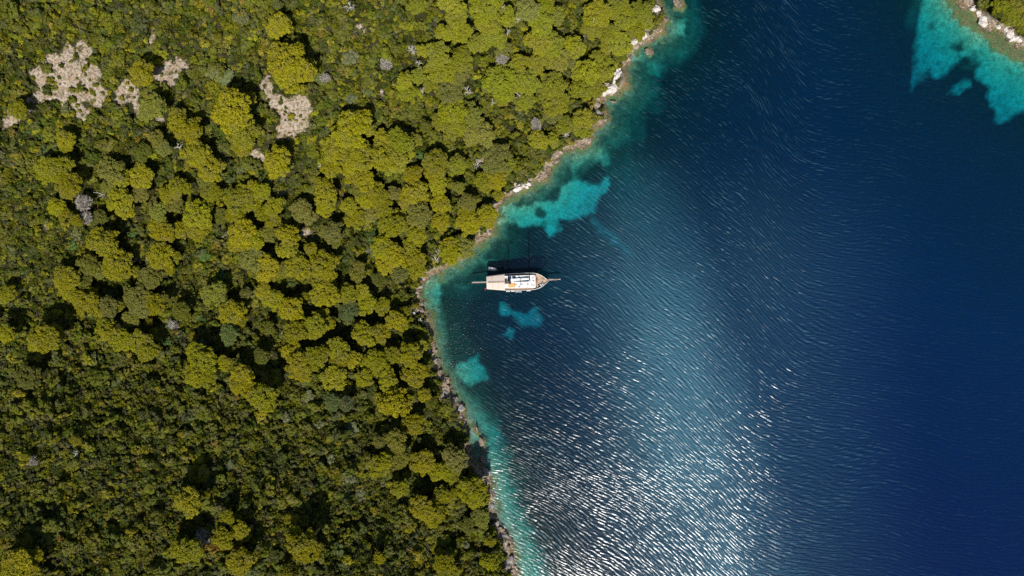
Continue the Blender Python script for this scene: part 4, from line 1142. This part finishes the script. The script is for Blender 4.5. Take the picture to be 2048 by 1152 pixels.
def roof(b):
    plan(b, [(-4.5, -2.42), (7.35, -2.52), (7.62, -2.2), (7.62, 2.2), (7.35, 2.52), (-4.5, 2.42)], 3.35, 3.50)
rf = part("roof", roof, M_PAINT, boat)
part("roof_edge", lambda b: bx(b, 7.62, 7.90, -2.35, 2.30, 3.30, 3.46), M_DARK, rf)
part("roof_edge", lambda b: (bx(b, -4.4, 7.5, 2.46, 2.56, 3.30, 3.44)), M_DARK, rf)
def awn(side):
    def fn(b):
        n_ = 10
        g = []
        for i in range(n_ + 1):
            x = -11.75 + 7.2 * i / n_
            hb = np.interp(x, [-11.75, -4.5], [2.55, 3.28])
            row = []
            for j in range(7):
                t_ = j / 6
                y = side * hb * t_
                z = 4.15 - .55 * t_ ** 1.3 - .05 * math.sin(i * 1.7) * t_
                row.append((x, y, z))
            g.append(row)
        top_ = [[b.verts.new(c_) for c_ in r_] for r_ in g]; bot = [[b.verts.new((c_[0], c_[1], c_[2] - .04)) for c_ in r_] for r_ in g]
        for i in range(n_):
            for j in range(6):
                b.faces.new((top_[i][j], top_[i + 1][j], top_[i + 1][j + 1], top_[i][j + 1]))
                b.faces.new((bot[i][j], bot[i][j + 1], bot[i + 1][j + 1], bot[i + 1][j]))
        for i in range(n_):
            b.faces.new((top_[i][6], top_[i + 1][6], bot[i + 1][6], bot[i][6]))
        bmesh.ops.recalc_face_normals(b, faces=b.faces)
    return fn
aw = part("awning", awn(1), M_AWN, boat, True); part("awning", awn(-1), M_AWN, boat, True)
part("ridge_pole", lambda b: cyl(b, (-11.3, 0, 4.25), (-3.2, 0, 4.25), .07), M_DARK, boat)
for x in (-11.3, -8, -4.7):
    for sg in (1, -1):
        hb = float(np.interp(x, [-11.75, -4.5], [2.4, 3.1]))
        part("awning_post", (lambda x=x, y=sg * hb: (lambda b: cyl(b, (x, y, 1.8), (x, y, 3.6), .045)))(), M_METAL, boat)
# masts, booms, furled sail
mm = part("mast", lambda b: cyl(b, (5.15, .35, 1.5), (5.15, .35, 21.0), .20, .10, 14), M_MAST, boat)
part("spreader", lambda b: cyl(b, (5.15, -1.3, 13.5), (5.15, 2.0, 13.5), .05), M_DARK, mm)
mz = part("mast", lambda b: cyl(b, (-3.15, .05, 1.5), (-3.15, .05, 15.5), .16, .08, 14), M_MAST, boat)
def bundle(b):
    pts = [(-1.1, .16, .10), (.6, .20, .20), (2.2, .22, .27), (3.6, .24, .32), (4.9, .26, .36)]
    for (x0, y0, r0), (x1, y1, r1) in zip(pts[:-1], pts[1:]):
        cyl(b, (x0, y0, 5.3), (x1, y1, 5.3), r0, r1, 12)
part("furled_sail", bundle, M_SAIL, boat, True)
part("boom", lambda b: cyl(b, (-1.4, .15, 5.0), (5.1, .33, 5.0), .09), M_MAST, boat)
part("boom", lambda b: cyl(b, (-11.0, 0.0, 4.6), (-3.2, .05, 4.6), .06), M_WOOD, boat)
for q, (p0, p1) in enumerate([((5.15, .35, 20.5), (16.9, .5, 3.3)), ((5.15, .35, 20.5), (3.9, 3.3, 2.3)), ((5.15, .35, 20.5), (3.9, -3.3, 2.3)), ((5.15, .35, 20.5), (-3.15, .05, 15.2)),
                              ((-3.15, .05, 15.2), (-4.2, 3.2, 2.2)), ((-3.15, .05, 15.2), (-4.2, -3.2, 2.2)), ((-3.15, .05, 15.2), (-11.5, 0, 3.2)), ((5.15, .35, 17), (12.4, .45, 3.6))]):
    part("stay", (lambda p0=p0, p1=p1: (lambda b: cyl(b, p0, p1, .022, .022, 5)))(), M_DARK, boat)
def sprit(b):
    plan(b, [(12.0, .05), (17.4, .38), (17.4, .72), (12.0, .85)], lambda x: 2.95 + (x - 12) * .05, lambda x: 3.12 + (x - 12) * .05)
part("bowsprit", sprit, M_WOOD, boat)
part("bowsprit_rail", lambda b: (cyl(b, (12.6, .45, 3.35), (17.3, .55, 3.6), .05), cyl(b, (17.3, .3, 3.3), (17.3, .8, 3.5), .05)), M_PAINT, boat)
def gang(b):
    bx(b, -17.7, -11.6, .02, .42, 1.75, 1.87)
gw = part("gangway", gang, M_WOOD, boat)
for y in (.02, .42):
    part("handrail", (lambda y=y: (lambda b: cyl(b, (-17.6, y, 2.35), (-11.7, y, 2.5), .025, .025, 6)))(), M_METAL, gw)
def flag(b):
    n_ = 8
    v = [[b.verts.new((-12.5 + .07 * math.sin(j * 1.1) + .12 * i, -1.95 - j * .16, 3.2 - .2 * i)) for j in range(n_)] for i in range(4)]
    for i in range(3):
        for j in range(n_ - 1):
            b.faces.new((v[i][j], v[i + 1][j], v[i + 1][j + 1], v[i][j + 1]))
fl = part("flag", flag, M_RED, boat)
part("flag_staff", lambda b: cyl(b, (-11.6, -1.7, 2.4), (-12.5, -1.9, 3.4), .03), M_METAL, boat)
# things carried on the roof
for x in (-3.3, -1.62):
    p_ = part("solar_panel", (lambda x=x: (lambda b: bx(b, x, x + 1.4, 1.3, 2.25, 3.56, 3.61)))(), M_SOLAR, rf)
    part("panel_frame", (lambda x=x: (lambda b: [bx(b, x - .04, x + 1.44, y, y + .05, 3.53, 3.63) for y in (1.25, 2.25)] and None))(), M_METAL, rf)
for (x, y) in [(-4.1, .75), (-3.0, .95), (-2.6, .62), (-4.1, -.28), (-3.2, -.22), (-2.5, -.38)]:
    def ch(b, x=x, y=y):
        cyl(b, (x, y, 3.5), (x, y, 3.95), .40, .46, 14); bx(b, x - .40, x - .28, y - .4, y + .4, 3.9, 4.35, .03)
    part("deck_chair", ch, M_DARK, rf)
for y in (-.75, -1.35, -1.95):
    part("mattress", (lambda y=y: (lambda b: (bx(b, -3.2, -.9, y - .25, y + .25, 3.5, 3.66, .05), bx(b, -.95, -.45, y - .22, y + .22, 3.5, 3.80, .06))))(), M_ORANGE, rf)
def arch(x, bend):
    def fn(b):
        pts = [(x - bend, 2.3, 3.56), (x + bend * .3, 1.6, 3.75), (x + bend, .8, 3.8), (x + bend, -.7, 3.8), (x + bend * .4, -1.6, 3.7), (x - bend, -2.3, 3.56)]
        for p, q in zip(pts[:-1], pts[1:]): cyl(b, p, q, .10, .10, 6)
    return fn
part("rope_shadow_arch", arch(1.3, .35), M_DARK, rf)  # black arch put in for the shadow of a rope
part("roof_hatch", lambda b: bx(b, 6.45, 6.95, -.02, .5, 3.5, 3.66, .04), M_GREYB, rf)
for p, q in [((6.1, 1.0, 3.58), (7.3, 2.2, 3.56)), ((6.0, -1.0, 3.58), (7.2, -1.9, 3.56))]:
    part("roof_shadow_bar", (lambda p=p, q=q: (lambda b: cyl(b, p, q, .08, .08, 6)))(), M_DARK, rf)  # dark bars standing in for shadow lines across the roof's fore end
for x in (-9.4, -7.1):
    for sg in (1, -1):
        hb = float(np.interp(x, [-11.75, -4.5], [2.5, 3.2]))
        part("awning_batten", (lambda x=x, y=sg * hb: (lambda b: cyl(b, (x, 0, 4.20), (x, y, 3.66), .035, .035, 6)))(), M_WOOD, boat)
for x, y in [(-.2, 1.7), (.6, -2.0), (2.6, -1.8), (3.6, 1.9), (5.9, -1.6), (2.2, 1.2)]:
    part("rope_coil", (lambda x=x, y=y: (lambda b: cyl(b, (x, y, 3.5), (x, y, 3.6), .17, .15, 10)))(), M_GREYB, rf)
for x in (-.4, 1.9, 4.2):
    part("skylight", (lambda x=x: (lambda b: bx(b, x, x + .55, -1.3, -.75, 3.5, 3.6, .03)))(), M_METAL, rf)
part("sun_cushion", lambda b: bx(b, 8.6, 9.6, .3, 1.9, 2.12, 2.3, .06), M_AWN, boat)
for sg in (1, -1):
    for x in np.arange(-4, 8.1, 1.5):
        part("stanchion", (lambda x=x, sg=sg: (lambda b: cyl(b, (x, sg * (half(x) - .1), sheer(x) + .6), (x, sg * (half(x) - .1), sheer(x) + 1.2), .03, .03, 5)))(), M_METAL, boat)
    part("lifeline", (lambda sg=sg: (lambda b: [cyl(b, (x, sg * (half(x) - .1), sheer(x) + 1.18), (x + 1.5, sg * (half(x + 1.5) - .1), sheer(x + 1.5) + 1.18), .025, .025, 5) for x in np.arange(-4, 6.6, 1.5)] and None))(), M_METAL, boat)
# foredeck gear
def winl(b):
    bx(b, 8.0, 8.5, -.5, .6, 2.15, 2.65, .06); cyl(b, (8.25, -.75, 2.45), (8.25, .85, 2.45), .16)
part("windlass", winl, M_HULL, boat)
for x, y in [(8.2, 1.1), (10.3, 1.1), (10.3, -.2), (9.8, 2.1), (10.9, .8)]:
    part("bollard", (lambda x=x, y=y: (lambda b: (cyl(b, (x, y, sheer(x)), (x, y, sheer(x) + .45), .13), cyl(b, (x - .22, y, sheer(x) + .3), (x + .22, y, sheer(x) + .3), .06))))(), M_DARK, boat)
part("anchor_chain", lambda b: cyl(b, (8.5, .35, 2.5), (12.3, .42, 3.05), .05), M_METAL, boat)
part("life_ring", lambda b: bmesh.ops.create_cone(b, cap_ends=True, segments=16, radius1=.38, radius2=.3, depth=.16, matrix=Matrix.Translation((-11.2, 1.9, 3.0))), M_ORANGE, boat)
for x in (-4.1, -2.2):
    part("fender", (lambda x=x: (lambda b: cyl(b, (x, -3.62, 1.2), (x + 1.5, -3.66, 1.3), .17)))(), M_PAINT, boat)
part("fender", lambda b: cyl(b, (4.0, -3.66, 1.5), (5.6, -3.6, 1.6), .16), M_PAINT, boat)
def ladder(b):
    bx(b, -.6, 2.0, -4.05, -3.5, 1.55, 1.65)
    for k in range(6): bx(b, -.5 + k * .45, -.42 + k * .45, -4.0, -3.55, 1.66, 1.75)
    cyl(b, (-.6, -4.05, 2.3), (2.0, -4.05, 2.3), .03); cyl(b, (-.6, -4.05, 1.6), (-.6, -4.05, 2.3), .03); cyl(b, (2.0, -4.05, 1.6), (2.0, -4.05, 2.3), .03)
part("boarding_ladder", ladder, M_METAL, boat)
for sg in (1, -1):
    part("bench", (lambda sg=sg: (lambda b: bx(b, -10.8, -5.2, sg * 2.0 - .35, sg * 2.0 + .35, 1.8, 2.25, .05)))(), M_TEAK, boat)

def ring_tube(b, pts, r, k=8):
    for p, q in zip(pts, pts[1:] + pts[:1]): cyl(b, p, q, r, r, k)
def dinghy(name, loc, rz, L, Wd, label, tube_mat, in_mat):
    t = empty(name, loc, rz)
    tag(t, label, "dinghy", None)
    def tb(b):
        pts = [(-L / 2, -Wd / 2, .3), (L * .15, -Wd / 2, .3), (L * .36, -Wd * .33, .34), (L / 2, 0, .4), (L * .36, Wd * .33, .34), (L * .15, Wd / 2, .3), (-L / 2, Wd / 2, .3)]
        for p, q in zip(pts[:-1], pts[1:]): cyl(b, p, q, .21, .21, 10)
        for p in pts: bmesh.ops.create_uvsphere(b, u_segments=10, v_segments=6, radius=.21, matrix=Matrix.Translation(p))
    part("inflatable_tube", tb, tube_mat, t, True)
    part("floor", lambda b: plan(b, [(-L / 2 + .1, -Wd / 2), (L * .15, -Wd / 2), (L * .42, 0), (L * .15, Wd / 2), (-L / 2 + .1, Wd / 2)], .12, .2), in_mat, t)
    part("seat", lambda b: bx(b, -.5, -.1, -Wd / 2, Wd / 2, .38, .46, .02), M_PAINT, t)
    part("console", lambda b: (bx(b, .3, .7, -.22, .22, .2, .75, .05)), M_PAINT, t)
    part("outboard_motor", lambda b: (bx(b, -L / 2 - .35, -L / 2 + .05, -.2, .2, .45, .95, .08), bx(b, -L / 2 - .2, -L / 2 - .08, -.06, .06, -.3, .5)), M_DARK, t)
    part("transom", lambda b: bx(b, -L / 2, -L / 2 + .08, -Wd / 2, Wd / 2, .1, .55), M_GREYB, t)
    return t
dl = boat.matrix_basis.copy() if False else Matrix.Translation(boat.location) @ Matrix.Rotation(math.radians(1.6), 4, 'Z')
tp = dl @ Vector((10.0, -1.55, 2.45))
dinghy("deck_tender", tp, math.radians(31), 2.5, 1.15, "dark inflatable tender stowed on the boat's wooden foredeck", M_GREYB, M_DARK)
dx, dy = W(985.5, 538.5)
dinghy("floating_dinghy", (dx, dy, -.05), math.radians(-9), 3.5, 1.2, "small grey dinghy floating in the shadow beside the boat's stern", M_GREYB, M_METAL)

settle_labels()
print("scrub plants", N, "pines", len(pin), "bushes", len(bsh))
